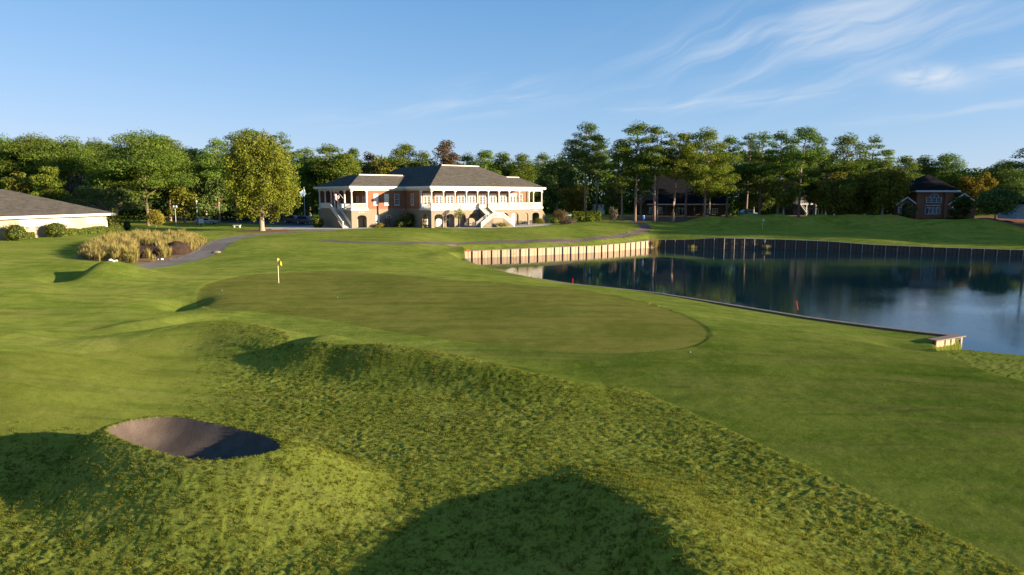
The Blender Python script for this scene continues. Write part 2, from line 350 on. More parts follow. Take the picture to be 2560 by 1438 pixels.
# ------------------------------------------------------------------ terrain heights
CP = [  # photo pixel, photo pixel, height: what the ground does where the photograph shows it
 (0,1438,-1.15),(400,1438,-1.15),(800,1438,-1.2),(1200,1438,-1.2),(1600,1438,-1.25),(2000,1438,-1.3),(2560,1438,-1.45),
 (0,1300,-1.1),(900,1300,-1.1),(1250,1250,-1.1),(1800,1280,-1.2),(2200,1280,-1.3),(2560,1250,-1.35),
 (0,1150,-1.0),(250,1150,-1.0),(500,1120,-1.0),(800,1120,-1.0),(1100,1120,-1.0),(1400,1110,-1.05),(1700,1120,-1.1),(2000,1130,-1.15),(2300,1120,-1.2),(2560,1100,-1.25),
 (0,1030,-.45),(200,1020,-.65),(450,1010,-.85),(700,1010,-.9),(900,1010,-.9),(1150,1020,-.92),(1400,1030,-.98),(1600,1010,-.95),(1800,1000,-.9),(2050,990,-1.0),(2300,980,-1.1),(2560,985,-1.25),
 (0,930,.15),(200,935,-.2),(400,950,-.7),(560,965,-.85),(720,960,-.85),
 (0,860,.3),(150,872,.0),(300,880,-.4),
 (0,800,-.25),(120,805,-.35),(220,800,-.3),(330,790,-.2),(450,760,-.45),(300,740,-.05),(420,720,.05),
 (0,745,.2),(100,735,.2),(180,715,.1),(0,690,.55),(100,690,.45),(60,660,.75),(0,640,1.0),(100,646,.9),(200,656,.75),(330,670,.5),(420,675,.4),(490,690,.3),
 (500,745,-.05),(600,770,-.05),(700,780,-.08),(800,790,-.1),(900,810,-.12),(1000,825,-.15),(1200,850,-.22),(1400,868,-.28),(1600,872,-.33),(1740,850,-.3),(1770,825,-.25),
 (520,705,.2),(600,690,.35),(700,683,.45),(850,679,.5),(950,683,.48),(1100,697,.35),(1250,707,.2),(1400,718,.05),(1500,732,-.05),(1600,752,-.12),(1680,777,-.18),
 (900,740,.1),(1200,770,0),(1500,810,-.15),(700,720,.15),
 (1000,850,-.2),(1200,882,-.3),(1400,915,-.5),(1500,935,-.6),(1600,930,-.55),(1700,930,-.6),(1800,880,-.45),(1850,920,-.6),(2000,900,-.72),(2150,900,-.85),(2050,840,-.75),
 (1900,800,-.75),(1750,770,-.5),(1600,740,-.5),(1500,722,-.5),(1400,712,-.55),(1300,697,-.3),(1200,682,-.2),
 (2250,880,-1.0),(2320,868,-1.2),(2450,928,-1.25),(2560,962,-1.3),
 (600,665,.55),(700,660,.6),(800,660,.6),(950,660,.5),(1050,665,.35),(1120,660,.1),
 (600,640,.75),(700,640,.8),(850,640,.75),(1000,640,.5),(1080,640,.25),
 (560,622,.9),(650,618,1.05),(750,620,1.0),(900,622,.85),(1050,624,.35),(1100,622,.1),
 (600,593,1.3),(700,590,1.35),(800,597,1.2),(950,610,.95),(1050,610,.75),(1200,612,.25),(1300,612,0.0),(1450,606,.0),(1560,600,.0),
 (1200,612,.0,109),(1300,612,.0,112),(1450,606,.0,118),(1560,600,.0,124),(1150,605,.0,112),(1250,600,0,115),(1400,595,0,120),(1500,588,0,125),(1580,582,0,131),
 (850,585,1.55),(1000,582,1.6),(1200,582,0,121),(1330,580,0,123),(1450,575,0,130),(1550,570,0,138),
 (900,574,1.8),(1000,571,1.8),(1100,572,1.8),(1200,571,1.8),(1300,570,1.8),(1400,562,1.9),(1500,556,2.0),(1450,550,2.3),(1580,553,2.1),
 (1640,590,0,131),(1640,575,0,138),(1620,560,0,148),(1700,585,0,131),(1780,588,0,129),(1900,588,0,127),(2000,590,0,125),(2150,592,0,122),(2250,600,0,119),(2350,612,0,116),(2480,618,0,112),(2560,620,0,110),
 (1800,574,0,137),(1906,573,0,137),(2050,575,0,135),(2200,578,0,131),(2350,590,0,125),(2560,600,0,117),(2560,585,0,130),
 (1700,562,1.5),(1800,562,1.5),(1950,563,1.45),(2100,564,1.4),(2300,566,1.3),(2560,570,1.0),
 (1700,546,2.4),(1900,546,2.4),(2100,548,2.3),(2300,550,2.2),(2560,553,2.1),
 (300,570,1.5),(450,563,1.6),(550,566,1.6),(655,577,1.6),(750,568,1.75),(780,558,1.9),(620,556,1.9),(450,553,1.9),(300,556,1.85),
 (0,600,1.2),(150,590,1.3),(250,582,1.4),(0,620,1.05),(120,615,1.0),(200,630,.7),(150,638,.6),(300,650,.45),(350,610,1.0),(450,600,1.15),(520,625,.8),(400,664,.35),(500,640,.65),(560,604,1.1),
]
def lw(p):     # world xy -> interpolation space
    p = np.asarray(p, float); Yc = np.clip(p[..., 1], 7, 260)
    return np.stack([8.5 * p[..., 0] / Yc, 5.0 * np.log(Yc)], -1)
_w = np.array([at(*c) if len(c) == 3 else atY(c[0], c[1], c[3]) for c in CP])
_extra = [(-3, 8, -1.2), (3, 8, -1.2), (-7, 8, -1.2), (7, 8, -1.2)] + [(a * y, y, 2.2) for y in (190, 240) for a in (-1, -.6, -.3, 0, .3, .6, 1)] + \
         [(-1.1 * y, y, z) for y, z in ((20, -.9), (40, 0), (70, 1), (110, 1.4), (150, 2))] + [(1.1 * y, y, z) for y, z in ((20, -1.4), (35, -1.5), (150, 2.1))]
_w = np.vstack([_w, np.array(_extra, float)])
_q = lw(_w[:, :2]); _n = len(_q)
def _phi(r2): return .5 * r2 * np.log(r2 + 1e-9)
_K = _phi(((_q[:, None] - _q[None]) ** 2).sum(-1)) + np.eye(_n) * .03
_A = np.block([[_K, np.ones((_n, 1)), _q], [np.vstack([np.ones(_n), _q.T]), np.zeros((3, 3))]])
_c = np.linalg.solve(_A, np.concatenate([_w[:, 2], np.zeros(3)]))
def base_z(X, Y):
    sh = X.shape; X = X.ravel(); Y = Y.ravel(); out = np.empty(X.shape)
    for i in range(0, len(X), 20000):
        q = lw(np.stack([X[i:i + 20000], Y[i:i + 20000]], -1))
        r2 = (q[:, 0:1] - _q[None, :, 0]) ** 2 + (q[:, 1:2] - _q[None, :, 1]) ** 2
        out[i:i + 20000] = _phi(r2) @ _c[:_n] + _c[_n] + q @ _c[_n + 1:]
    far = sstep(180, 250, Y)
    return (np.clip(out, -2, 3.2) * (1 - far) + 2.2 * far).reshape(sh)

# pond outline and its retaining walls (x, y, top z)
WATER_Z = -1.9
WALL_SUN = [(-7.6, 105, -.80), (1.3, 108.8, -.70), (7.9, 112.6, -.72), (15, 116.7, -.74), (20.7, 122, -.66), (26.9, 128.6, -.57)]
WALL_FAR = [(27.2, 128.9, -.57), (33, 127, -.42), (38, 124.9, .04), (47.6, 123, -.10), (55.5, 119, -.24), (61.5, 116, -.6), (70, 112.3, -.76), (81.5, 108, -.9), (104, 99, -1.0)]
_near_px = [(1163,648,-.85),(1176,658,-.95),(1200,668,-1.05),(1260,682,-1.1),(1320,694,-1.12),(1430,711,-1.14),(1530,721,-1.15),(1640,733,-1.15),(1760,752,-1.15),(1900,775,-1.15),(2030,796,-1.15),(2160,814,-1.13),(2300,831,-1.1),(2405,842,-1.08)]
WALL_NEAR = [tuple(at(*p)) for p in _near_px]
CORNER = WALL_NEAR[-1]
RET = tuple(at(2338, 853, -1.08))                         # end of the short return of the near wall
_sh = [tuple(at(2480, 884, WATER_Z)), tuple(at(2570, 892, WATER_Z)), (46, 37.5, WATER_Z), (70, 33, WATER_Z)]
FOOT = tuple(at(2406, 876, WATER_Z))
POND = [p[:2] for p in WALL_SUN] + [p[:2] for p in WALL_FAR] + [(118, 92), (118, 34)] + [p[:2] for p in _sh[::-1]] + [FOOT[:2]] + [p[:2] for p in WALL_NEAR[::-1]]

def W2(lst): return [at(*p) for p in lst]
BUNK = smooth_poly(W2([(272,1092,.20),(330,1070,.22),(430,1059,.22),(540,1075,.2),(640,1098,.16),(697,1125,.12),(690,1145,.1),(620,1160,.12),(520,1166,.15),(440,1158,.17),(360,1135,.2),(300,1112,.2)]), 8)
GREEN = smooth_poly(W2([(493,748,-.03),(500,722,.1),(540,702,.22),(620,687,.38),(720,681,.46),(850,678,.5),(960,683,.48),(1100,696,.35),(1250,706,.2),(1400,717,.05),(1500,731,-.05),(1600,751,-.12),(1690,779,-.18),(1750,806,-.22),(1774,835,-.26),(1735,862,-.31),(1640,877,-.34),(1500,880,-.3),(1350,872,-.26),(1200,857,-.22),(1050,839,-.17),(900,815,-.12),(780,793,-.1),(650,780,-.06),(540,769,-.03)]), 5)
RIDGES = [   # crest: photo pixel, absolute crest height; widths in front of and behind the crest
 ([(150,856,-.30),(240,846,-.05),(330,832,.15),(420,817,.42),(500,806,.62),(570,804,.70),(640,815,.62),(715,832,.45),(790,850,.2)], 2.3, 1.7),
 ([(300,812,-.12),(390,796,.05),(480,783,.12),(580,779,.1)], 1.3, 1.0),
 ([(700,902,-.5),(738,890,-.15),(770,877,.16),(810,868,.38),(860,863,.52),(950,868,.62),(1050,880,.52),(1150,899,.34),(1250,923,.1),(1350,946,-.15),(1440,966,-.4),(1520,982,-.7)], 1.3, 2.2),
 ([(60,715,.42),(0,706,.55),(-80,700,.7)], 2.0, 1.5),
]
RIDGES = [(smooth_line([at(*p) for p in pts], 6), wf, wb) for pts, wf, wb in RIDGES]
SHADE_RIDGE = [(2.4, 21.4, .02), (2.6, 19.2, .50), (3.0, 16.8, 1.2), (3.5, 14.6, 1.55), (3.8, 11.5, 1.75), (4.0, 9, 1.75)]   # the hump at the foot of the picture
MOUNDS = [   # x, y, height, rx, ry, rotation
 tuple(at(262, 676, .9)[:2]) + (1.25, 2.7, 2.4, 0), tuple(at(345, 690, .4)[:2]) + (.45, 3.5, 2.6, .2),
 tuple(at(165, 702, .1)[:2]) + (-.8, 1.9, 1.7, 0), tuple(at(466, 757, -.3)[:2]) + (-.55, 1.5, 2.4, .3),
 tuple(at(60, 845, -.1)[:2]) + (.35, 3.0, 1.6, 0), tuple(at(1102, 640, .2)[:2]) + (.35, 1.8, 4.5, 0),
 (x_of(1812, 138), 138, 1.7, 2.8, 1.9, 0), (x_of(1775, 148), 148, 1.89, 5.5, 2.8, 0), (x_of(1865, 150), 150, 1.89, 4, 2.6, 0), (x_of(1945, 149), 149, 2.13, 4.2, 2.6, .2), (x_of(2035, 147), 147, 1.89, 4.0, 2.6, 0),
 (x_of(2120, 147), 147, 2.13, 5.5, 2.8, -.1), (x_of(2225, 145), 145, 2.02, 5.0, 3.0, 0), (x_of(2330, 142), 142, 1.38, 5, 3.0, 0), (x_of(2460, 141), 141, 2.13, 7, 3.4, 0), (x_of(2300, 124), 124, 1.13, 4.5, 2.2, -.2), (x_of(2400, 118.5), 118.5, 0.51, 5, 1.8, -.2),
 tuple(at(2258, 861, -1.1)[:2]) + (-.42, 1.7, .9, -.3),
 (x_of(630, 92), 92, .30, 5, 4, 0), (x_of(1380, 118), 118, .25, 7, 3, .3),
]
HOLLOW = at(2372, 603, .2)[:2]
def lumps(X, Y): return fbm(X * .9, Y * .9, 2, 3) * .05 + fbm(X * .25, Y * .22, 2, 8) * .14
def rough_mask(X, Y):
    sd = poly_sd(X, Y, ROUGH); m = sstep(-.05, .12, sd)
    left = sstep(-14.0, -8.5, X + .30 * (Y - 24))          # the far left is cut shorter
    return m * np.maximum(left, sstep(24.5, 22.0, Y) * .9)
ROUGH = [tuple(p[:2]) for p in W2([(2560,1424,-1.4),(2380,1338,-1.35),(2200,1252,-1.3),(2050,1182,-1.2),(1900,1113,-1.15),(1800,1067,-1.1),(1700,1022,-1.0),(1620,992,-.95),(1560,975,-.85),(1520,975,-.7),(1440,958,-.4),(1350,938,-.15),(1250,915,.1),(1150,892,.34),(1050,873,.52),(950,862,.62),(860,858,.66),(790,858,.5),(738,866,.2),(715,832,.45),(640,812,.62),(560,802,.70),(480,808,.6),(400,828,.3),(200,900,-.4),(-200,930,-.4)])] + [(-40, 8), (0, 2), (12, 8), (10.2, 12)]
def terrain_z(X, Y, detail=False):
    X = np.asarray(X, float); Y = np.asarray(Y, float)
    z = base_z(X, Y)
    z = z + fbm(X * .12, Y * .12, 3, 1) * .12 * sstep(170, 20, Y) * sstep(.2, 3, -poly_sd(X, Y, GREEN))
    near = (Y < 60)
    for pts, wf, wb in RIDGES:
        P = np.array(pts); cz = P[:, 2] - base_z(P[:, 0], P[:, 1])
        lo, hi = P[:, 1].min() - 8, P[:, 1].max() + 8; m = (Y > lo) & (Y < hi)
        if not m.any(): continue
        d, sd, h = seg_info(X[m], Y[m], P, np.maximum(cz, 0))
        w = np.where(sd > 0, wb, wf)
        z[m] += h * np.exp(-np.where(sd > 0, (d / w) ** 2, (d / w) ** 2.6))
    m = (Y < 26) & (np.abs(X) < 14)
    if m.any():
        P = np.array(SHADE_RIDGE); d, sd, h = seg_info(X[m], Y[m], P, P[:, 2])
        z[m] += h * np.exp(-(d / np.where(sd > 0, 2.9, 1.5)) ** 2)
        # raised rim and pit of the pot bunker
        sdb = poly_sd(X[m], Y[m], BUNK); cx, cy = np.mean([p[0] for p in BUNK]), np.mean([p[1] for p in BUNK])
        ang = np.arctan2(Y[m] - cy, X[m] - cx)
        L = 2.5 + 1.1 * np.clip(np.cos(ang + .35), 0, 1) ** 2 - .9 * np.clip(np.sin(ang - .1), 0, 1) + .3 * np.clip(-np.cos(ang), 0, 1)
        s = np.clip(-sdb / L, 0, 1); prof = np.where(sdb > 0, 1, 1 - .15 * s - .85 * sstep(0, 1, s))
        rim = 1.45 - .05 * np.cos(ang)
        z[m] += rim * prof
        pit = np.where(sdb > 0, -.92 * (1 - np.exp(-sdb * 1.6)), 0)
        z[m] += pit
    for x, y, h, rx, ry, r in MOUNDS:
        m = (np.abs(X - x) < 3.2 * max(rx, ry)) & (np.abs(Y - y) < 3.2 * max(rx, ry))
        if not m.any(): continue
        dx, dy = X[m] - x, Y[m] - y; c, s = math.cos(r), math.sin(r)
        z[m] += h * np.exp(-((c * dx + s * dy) / rx) ** 2 - ((-s * dx + c * dy) / ry) ** 2)
    # the green sits a touch below its collar
    m = (Y < 80) & (Y > 25)
    if m.any():
        g = poly_sd(X[m], Y[m], GREEN); z[m] -= .06 * sstep(-.07, .07, g)
    # level building platform under the clubhouse
    m = (Y > 100) & (Y < 190) & (X < 45) & (X > -60)
    if m.any():
        dx, dy = X[m] + 14.88, Y[m] - 127.08; c, s = math.cos(math.radians(39)), math.sin(math.radians(39)); lx, ly = c * dx + s * dy, -s * dx + c * dy
        ex = np.maximum(np.maximum(-15 - lx, lx - 33), 0); front = 6.0 - 14.3 * sstep(-7, 9, lx); ey = np.maximum(np.maximum(front - ly, ly - 36), 0)
        k = 1 - sstep(0, 7, np.hypot(ex, ey)); z[m] = z[m] * (1 - k) + 1.78 * k
    # flush with the tops of the pond walls, down to the water on the open shore
    for pts, off in ((WALL_SUN, -.06), (WALL_FAR, -.06), (WALL_NEAR, -.05)):
        P = np.array(pts); m = (Y > P[:, 1].min() - 4) & (Y < P[:, 1].max() + 4) & (X > P[:, 0].min() - 4) & (X < P[:, 0].max() + 4)
        if not m.any(): continue
        d, sd, h = seg_info(X[m], Y[m], P, P[:, 2]); k = 1 - sstep(.35, 2.6, d)
        z[m] = z[m] * (1 - k) + (h + off) * k
    P = np.array([FOOT] + _sh); m = (Y < 48) & (Y > 28) & (X > 20)
    if m.any():
        d, sd, h = seg_info(X[m], Y[m], P, P[:, 2])
        edge = poly_sd(X[m], Y[m], TERR)
        low = -1.66 - .20 * np.clip(1 - d / 2.2, 0, 1)
        dr, _, _ = seg_info(X[m], Y[m], np.array([CORNER, RET])); w = .10 + .22 * sstep(.6, 1.6, dr)
        k = sstep(0, 1, np.clip((edge + .02) / w, 0, 1)); z[m] = z[m] * (1 - k) + low * k
    if detail:
        r = rough_mask(X, Y) * sstep(50, 36, Y) * (poly_sd(X, Y, BUNK) < -.02)
        l1 = np.abs(fbm(X * 3.6 + .9 * Y, Y * 4.4, 3, 21)); l2 = fbm(X * 7.5, Y * 7.5, 2, 31)
        hum = sstep(.35, .75, vnoise(X * .5, Y * .5, 77))
        z = z + r * (.05 + (l1 * .20 - .04) * (.4 + .75 * hum) + l2 * .08)
        bk = sstep(.1, .5, poly_sd(X, Y, TERR)) * (Y < 50); z = z + bk * (np.abs(fbm(X * 3.4, Y * 3.4, 3, 51)) * .16)
        md = (1 - r) * sstep(60, 30, Y) * (poly_sd(X, Y, GREEN) < -.1) * (poly_sd(X, Y, BUNK) < -.02)
        z = z + md * (fbm(X * 3.2, Y * 3.6, 3, 41) * .035)
    return z
# the low rough terrace between the mown edge and the water, right
TERR = [tuple(p[:2]) for p in W2([(2342,866,-1.15),(2372,888,-1.22),(2410,908,-1.25),(2480,932,-1.27),(2570,955,-1.3)])] + [(60, 30), (78, 33), (78, 46), (40, 45.5), (CORNER[0] + 1.2, CORNER[1] + 2.2), CORNER[:2], RET[:2]]
def gz(x, y): return float(terrain_z(np.array([float(x)]), np.array([float(y)]))[0])
def on_ground(px, py, it=12):            # the ground point the camera sees at a pixel (marching along the ray)
    r = ray(px, py); t = np.concatenate([np.arange(9, 60, .1), np.arange(60, 240, .3)])
    X, Y, Z = r[0] * t, r[1] * t, CAM_H + r[2] * t
    k = np.nonzero(terrain_z(X, Y) > Z)[0]
    k = k[0] if len(k) else len(t) - 1
    return np.array([X[k], Y[k], Z[k]])

def ribbon(line, w):
    P = [np.array(p[:2]) for p in line]; Lf, Rt = [], []
    for i, p in enumerate(P):
        d = P[min(i + 1, len(P) - 1)] - P[max(i - 1, 0)]; d = d / np.hypot(*d); nrm = np.array([-d[1], d[0]])
        ww = w[i] if hasattr(w, '__len__') else w
        Lf.append(p + nrm * ww / 2); Rt.append(p - nrm * ww / 2)
    return Lf + Rt[::-1]
def G2(lst): return [on_ground(*p) if len(p) == 2 else at(*p) for p in lst]
PATH_L = ribbon(smooth_line(G2([(250,690,.2),(330,676,.25),(410,661),(470,648),(515,631),(540,613),(568,600),(620,590),(690,583),(770,578),(840,575)]), 6), 3.6)
PATH_R = ribbon(smooth_line(G2([(800,602),(900,607),(1000,608.5),(1100,608.5),(1200,607),(1300,605),(1400,601.5),(1500,595),(1570,586),(1606,577),(1612,567),(1600,558),(1570,550)]), 6), 2.4)
STRAW = smooth_poly(W2([(1480,546,2.4),(1560,551,2.2),(1640,553,2.1),(1760,552,2.2),(1900,553,2.1),(2100,559,1.8),(2300,563,1.6),(2640,566,1.5),(2660,540,2.6),(2300,537,3.0),(1900,535,3.0),(1600,536,3.0)]), 4)
_m = at(655, 577, 1.6)
MULCH = smooth_poly([(_m[0] + 5.2 * math.cos(a) + .5, _m[1] + 3.4 * math.sin(a) - .3) for a in np.linspace(0, 2 * math.pi, 12)[:-1]], 3)
BED = smooth_poly(W2([(188,642,.6),(220,655,.5),(300,660,.42),(380,655,.5),(450,640,.65),(505,620,.85),(516,606,1.05),(480,598,1.15),(400,597,1.15),(300,602,1.05),(225,615,.9)]), 4)
def clubp(x, y): return (-14.88 + .77715 * x - .62932 * y, 127.08 + .62932 * x + .77715 * y)
APRON = [clubp(*p) for p in ((-17, 8.5), (-16, 6.4), (-12, 5.6), (-8.6, 6.2), (-8.3, 9.1), (-11.5, 9.1), (-11.5, 24), (-24, 24), (-24, 15))]
TERRACE = smooth_poly([clubp(*p) for p in ((2.4, 3.8), (2.4, -1), (3.6, -4.6), (8, -6.9), (14, -7.6), (20, -6.6), (26, -3.6), (31, .6), (30, 3.6), (20, 3.8), (10, 3.8))], 4)
WALLBED = [clubp(*p) for p in ((-8.2, 9.1), (-8.2, 7), (-4, 5), (-1.4, 2.0), (-1.0, -1.8), (2.3, -2.4), (2.3, -.25), (-.15, -.25), (-.15, 9.1))]
LOT = [tuple(p[:2]) for p in W2([(380,553,1.9),(520,555,1.9),(640,560,1.85),(750,565,1.8),(800,562,1.85),(800,549,2.0),(620,545,2.0),(380,546,2.0)])]
FARGREEN = smooth_poly(W2([(1790,580,.7),(1900,584,.7),(2050,584,.7),(2180,580,.8),(2160,572,1.1),(2000,569,1.25),(1850,569,1.25)]), 4)
POCKET = smooth_poly(W2([(2330,600,.1),(2360,603,0.0),(2372,605,0),(2350,598,.2)]), 4)

def build_terrain():
    u = np.concatenate([-np.linspace(1.7, .86, 40)[:-1], np.linspace(-.86, .86, 662), np.linspace(.86, 1.7, 40)[1:]])
    Ys = np.concatenate([np.exp(np.arange(math.log(7.0), math.log(45), .0042)), np.exp(np.arange(math.log(45), math.log(262), .0058)), np.geomspace(262, 5000, 40)])
    Y, U = np.meshgrid(Ys, u, indexing='ij'); X = U * Y
    nr, nc = X.shape
    cell = np.maximum(np.gradient(X, axis=1), np.gradient(Y, axis=0))
    polys = {'pond': POND, 'putting_green': [p[:2] for p in GREEN], 'bunker_sand': [p[:2] for p in BUNK], 'cart_path': PATH_L, 'lake_path': PATH_R, 'pine_straw': STRAW,
             'mulch_bed': MULCH, 'dry_bed': BED, 'apron': APRON, 'terrace': TERRACE, 'wall_bed': WALLBED, 'parking_lot': LOT, 'far_green': FARGREEN, 'rough': ROUGH, 'bank': TERR}
    sds = {}
    for k, P in polys.items():           # pull grid points onto each outline so that the outline is crisp
        P = [tuple(p[:2]) for p in P]; xs = [p[0] for p in P]; ys = [p[1] for p in P]
        m = (X > min(xs) - 4) & (X < max(xs) + 4) & (Y > min(ys) - 4) & (Y < max(ys) + 4)
        sd = np.full(X.shape, -99.); sd[m] = poly_sd(X[m], Y[m], P)
        snap = (np.abs(sd) < .56 * cell) & m
        if k == 'rough': snap &= (Y < 34)
        xi, yi = X[snap], Y[snap]; best = np.full(xi.shape, 1e9); bx, by = xi.copy(), yi.copy()
        for i in range(len(P)):
            ax, ay = P[i]; cx, cy = P[(i + 1) % len(P)]; dx, dy = cx - ax, cy - ay; l2 = dx * dx + dy * dy + 1e-12
            t = np.clip(((xi - ax) * dx + (yi - ay) * dy) / l2, 0, 1); qx, qy = ax + t * dx, ay + t * dy
            d = (xi - qx) ** 2 + (yi - qy) ** 2; b = d < best; best[b] = d[b]; bx[b] = qx[b]; by[b] = qy[b]
        X[snap], Y[snap] = bx, by; sd[snap] = 0; sds[k] = sd
    Z = terrain_z(X, Y, True)
    Z[sds['bunker_sand'] == 0] += .0
    for k, dz in (('cart_path', -.03), ('lake_path', -.03)): Z = Z + np.where(sds[k] > .01, dz, 0)
    # vertex normals of the whole sheet, so that neighbouring zones shade as one surface
    tx = np.stack([np.gradient(a, axis=1) for a in (X, Y, Z)], -1); ty = np.stack([np.gradient(a, axis=0) for a in (X, Y, Z)], -1)
    N = np.cross(tx, ty); N /= np.linalg.norm(N, axis=-1, keepdims=True) + 1e-12
    idx = np.arange(nr * nc).reshape(nr, nc)
    Q = np.stack([idx[:-1, :-1], idx[:-1, 1:], idx[1:, 1:], idx[1:, :-1]], -1).reshape(-1, 4)
    V = np.stack([X, Y, Z], -1).reshape(-1, 3); N = N.reshape(-1, 3)
    def inside(k):
        s = sds[k].ravel()[Q]; return (s > -1e-6).all(1) & (s.max(1) > 0) | ((s.sum(1) > 0) & (s > -1e-6).sum(1).__ge__(3) & (np.sort(s, 1)[:, 0] > -.3))
    region = np.zeros(len(Q), int); names = ['mown_grass']
    order = ['far_green', 'parking_lot', 'apron', 'terrace', 'wall_bed', 'pine_straw', 'mulch_bed', 'dry_bed', 'lake_path', 'cart_path', 'putting_green', 'rough', 'bank', 'bunker_sand', 'pond']
    for k in order: names.append(k); region[inside(k)] = len(names) - 1
    rm = rough_mask(X, Y).ravel()
    long_shade = np.zeros(X.shape); nm = (Y > 24) & (Y < 46)
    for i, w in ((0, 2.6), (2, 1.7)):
        P = np.array(RIDGES[i][0]); d, sd_, _ = seg_info(X[nm], Y[nm], P); long_shade[nm] = np.maximum(long_shade[nm], np.where(sd_ < 0, np.exp(-((d - .25 * w) / (.62 * w)) ** 2), np.exp(-(d / .3) ** 2) * .8))
    long_shade = (long_shade * sstep(-11.5, -8.5, X) * sstep(.1, .5, .6 + fbm(X * 1.3, Y * 1.3, 3, 66) * 1.6)).ravel()  # mask of the ridge fronts whose shade is put into the colour
    wob = fbm(X * .15, Y * .15, 3, 91) * 9
    lawn = (1 - sstep(-4, 5, X + 3 + wob) * (1 - sstep(33, 46, Y + .5 * wob))).ravel()  # falls off over the near fairway, where duller light is painted in
    mats = {'mown_grass': M['fairway'], 'far_green': M['fairway'], 'parking_lot': M['asphalt'], 'apron': M['concrete'], 'terrace': M['concrete'], 'wall_bed': M['darkmulch'], 'pine_straw': M['straw'], 'mulch_bed': M['mulch'], 'dry_bed': M['bed'],
            'lake_path': M['darkpath'], 'cart_path': M['path'], 'putting_green': M['green'], 'rough': M['rough'], 'bank': M['rough'], 'bunker_sand': M['sand']}
    nice = {'rough': 'rough_ground', 'bank': 'pond_bank', 'apron': 'concrete_apron', 'wall_bed': 'planting_bed', 'lake_path': 'lawn_path', 'dry_bed': 'planting_bed', 'far_green': 'putting_green'}
    obs = {}
    for i, k in enumerate(names):
        if k == 'pond': continue
        q = Q[region == i]
        if not len(q): continue
        used = np.unique(q); remap = np.full(len(V), -1); remap[used] = np.arange(len(used)); q = remap[q]
        me = bpy.data.meshes.new(nice.get(k, k)); me.vertices.add(len(used)); me.vertices.foreach_set('co', V[used].astype(np.float32).ravel())
        me.loops.add(q.size); me.loops.foreach_set('vertex_index', q.astype(np.int32).ravel())
        me.polygons.add(len(q)); me.polygons.foreach_set('loop_start', np.arange(0, q.size, 4, dtype=np.int32)); me.polygons.foreach_set('use_smooth', np.ones(len(q), bool))
        me.update(calc_edges=True); me.validate()
        if k == 'rough':
            a = me.attributes.new('density', 'FLOAT', 'POINT')
            a.data.foreach_set('value', rm[used].astype(np.float32))
        if k in ('mown_grass', 'far_green'):
            a = me.attributes.new('lawn', 'FLOAT', 'POINT'); a.data.foreach_set('value', lawn[used].astype(np.float32))
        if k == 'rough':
            a = me.attributes.new('long_grass_shade', 'FLOAT', 'POINT'); a.data.foreach_set('value', long_shade[used].astype(np.float32))
        me.normals_split_custom_set_from_vertices(N[used].astype(np.float32))
        me.materials.append(mats[k])
        obs[k] = tag(link(nice.get(k, k), me), kind='structure')
    return obs
GROUND = build_terrain()
# ------------------------------------------------------------------ water
def water_mat():
    m, t = new_mat('pond_water'); p = t.n('ShaderNodeNewGeometry').outputs['Position']
    calm = t.ramp(t.noise(p, .045, 3), .38, .62)
    n = t.math('ADD', t.noise(t.mapping(p, scale=(1, 2.2, 1), rot=(0, 0, .35)), 2.2, 3, .55), t.math('MULTIPLY', t.noise(p, 9, 2), .25))
    xs = t.n('ShaderNodeSeparateXYZ', {0: p}).outputs
    wind = t.math('MULTIPLY', t.ramp(t.math('SUBTRACT', xs[0], t.math('MULTIPLY', xs[1], .42)), -14, 14), 1.1)   # the open right part is ruffled by wind
    n = t.math('MULTIPLY', n, t.math('ADD', 1.0, wind))
    h = t.math('MULTIPLY', n, t.math('ADD', t.math('MULTIPLY', calm, .8), .2))
    b = principled(t, Base_Color=(.003, .017, .029), Roughness=.01); b.inputs['IOR'].default_value = 1.33; b.inputs['Specular IOR Level'].default_value = .5
    bn = t.n('ShaderNodeBump', {'Height': h, 'Strength': .11, 'Distance': .04}); t.nt.links.new(bn.outputs[0], b.inputs['Normal'])
    return m
M['water'] = water_mat()
_mb = MB(); _cx, _cy = 50, 90
_P = []
for p in POND:                            # a sheet a hand wider than the outline, tucked under walls and bank
    _P.append((p[0], p[1], WATER_Z))
_me = bpy.data.meshes.new('pond'); _me.from_pydata(_P, [], [tuple(range(len(_P)))]); _me.materials.append(M['water']); _me.update()
if _me.polygons[0].normal.z < 0: _me.flip_normals()
tag(link('pond', _me), kind='structure')
# ------------------------------------------------------------------ object materials
def board_mat(name, a, b_, streak=(9, 9, .6)):
    m, t = new_mat(name); co = t.n('ShaderNodeTexCoord').outputs['Object']
    isl = t.n('ShaderNodeNewGeometry').outputs['Random Per Island']
    n = t.noise(t.mapping(co, scale=streak), 1.0, 5, .65)
    c = t.mix(t.ramp(t.math('ADD', t.math('MULTIPLY', n, .7), t.math('MULTIPLY', isl, .45)), .3, .85), a, b_)
    c = t.mix(t.math('MULTIPLY', t.ramp(t.noise(co, .9, 4), .55, .8), .5), c, tuple(x * .45 for x in a))
    b = principled(t, Base_Color=c, Roughness=.9); b.inputs['Specular IOR Level'].default_value = .06; return m
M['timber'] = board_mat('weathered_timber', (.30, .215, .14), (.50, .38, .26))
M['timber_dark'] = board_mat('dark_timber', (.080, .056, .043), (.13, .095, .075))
M['post_grey'] = board_mat('grey_post', (.21, .20, .195), (.31, .30, .29))
M['cap'] = board_mat('cap_timber', (.14, .11, .10), (.22, .18, .16), (2, 2, 2))
M['white'] = plain('white_paint', (.56, .545, .515), .5, .3, .04, 1.5)
M['cream_wall'] = plain('cream_render', (.36, .30, .22), .8, .2, .05, .6)
M['stucco'] = plain('tan_stucco', (.225, .185, .135), .85, .15, .07, .5, bump=.1, bscale=40)
M['dark_in'] = plain('dim_interior', (.09, .075, .06), .9, .1, .1)
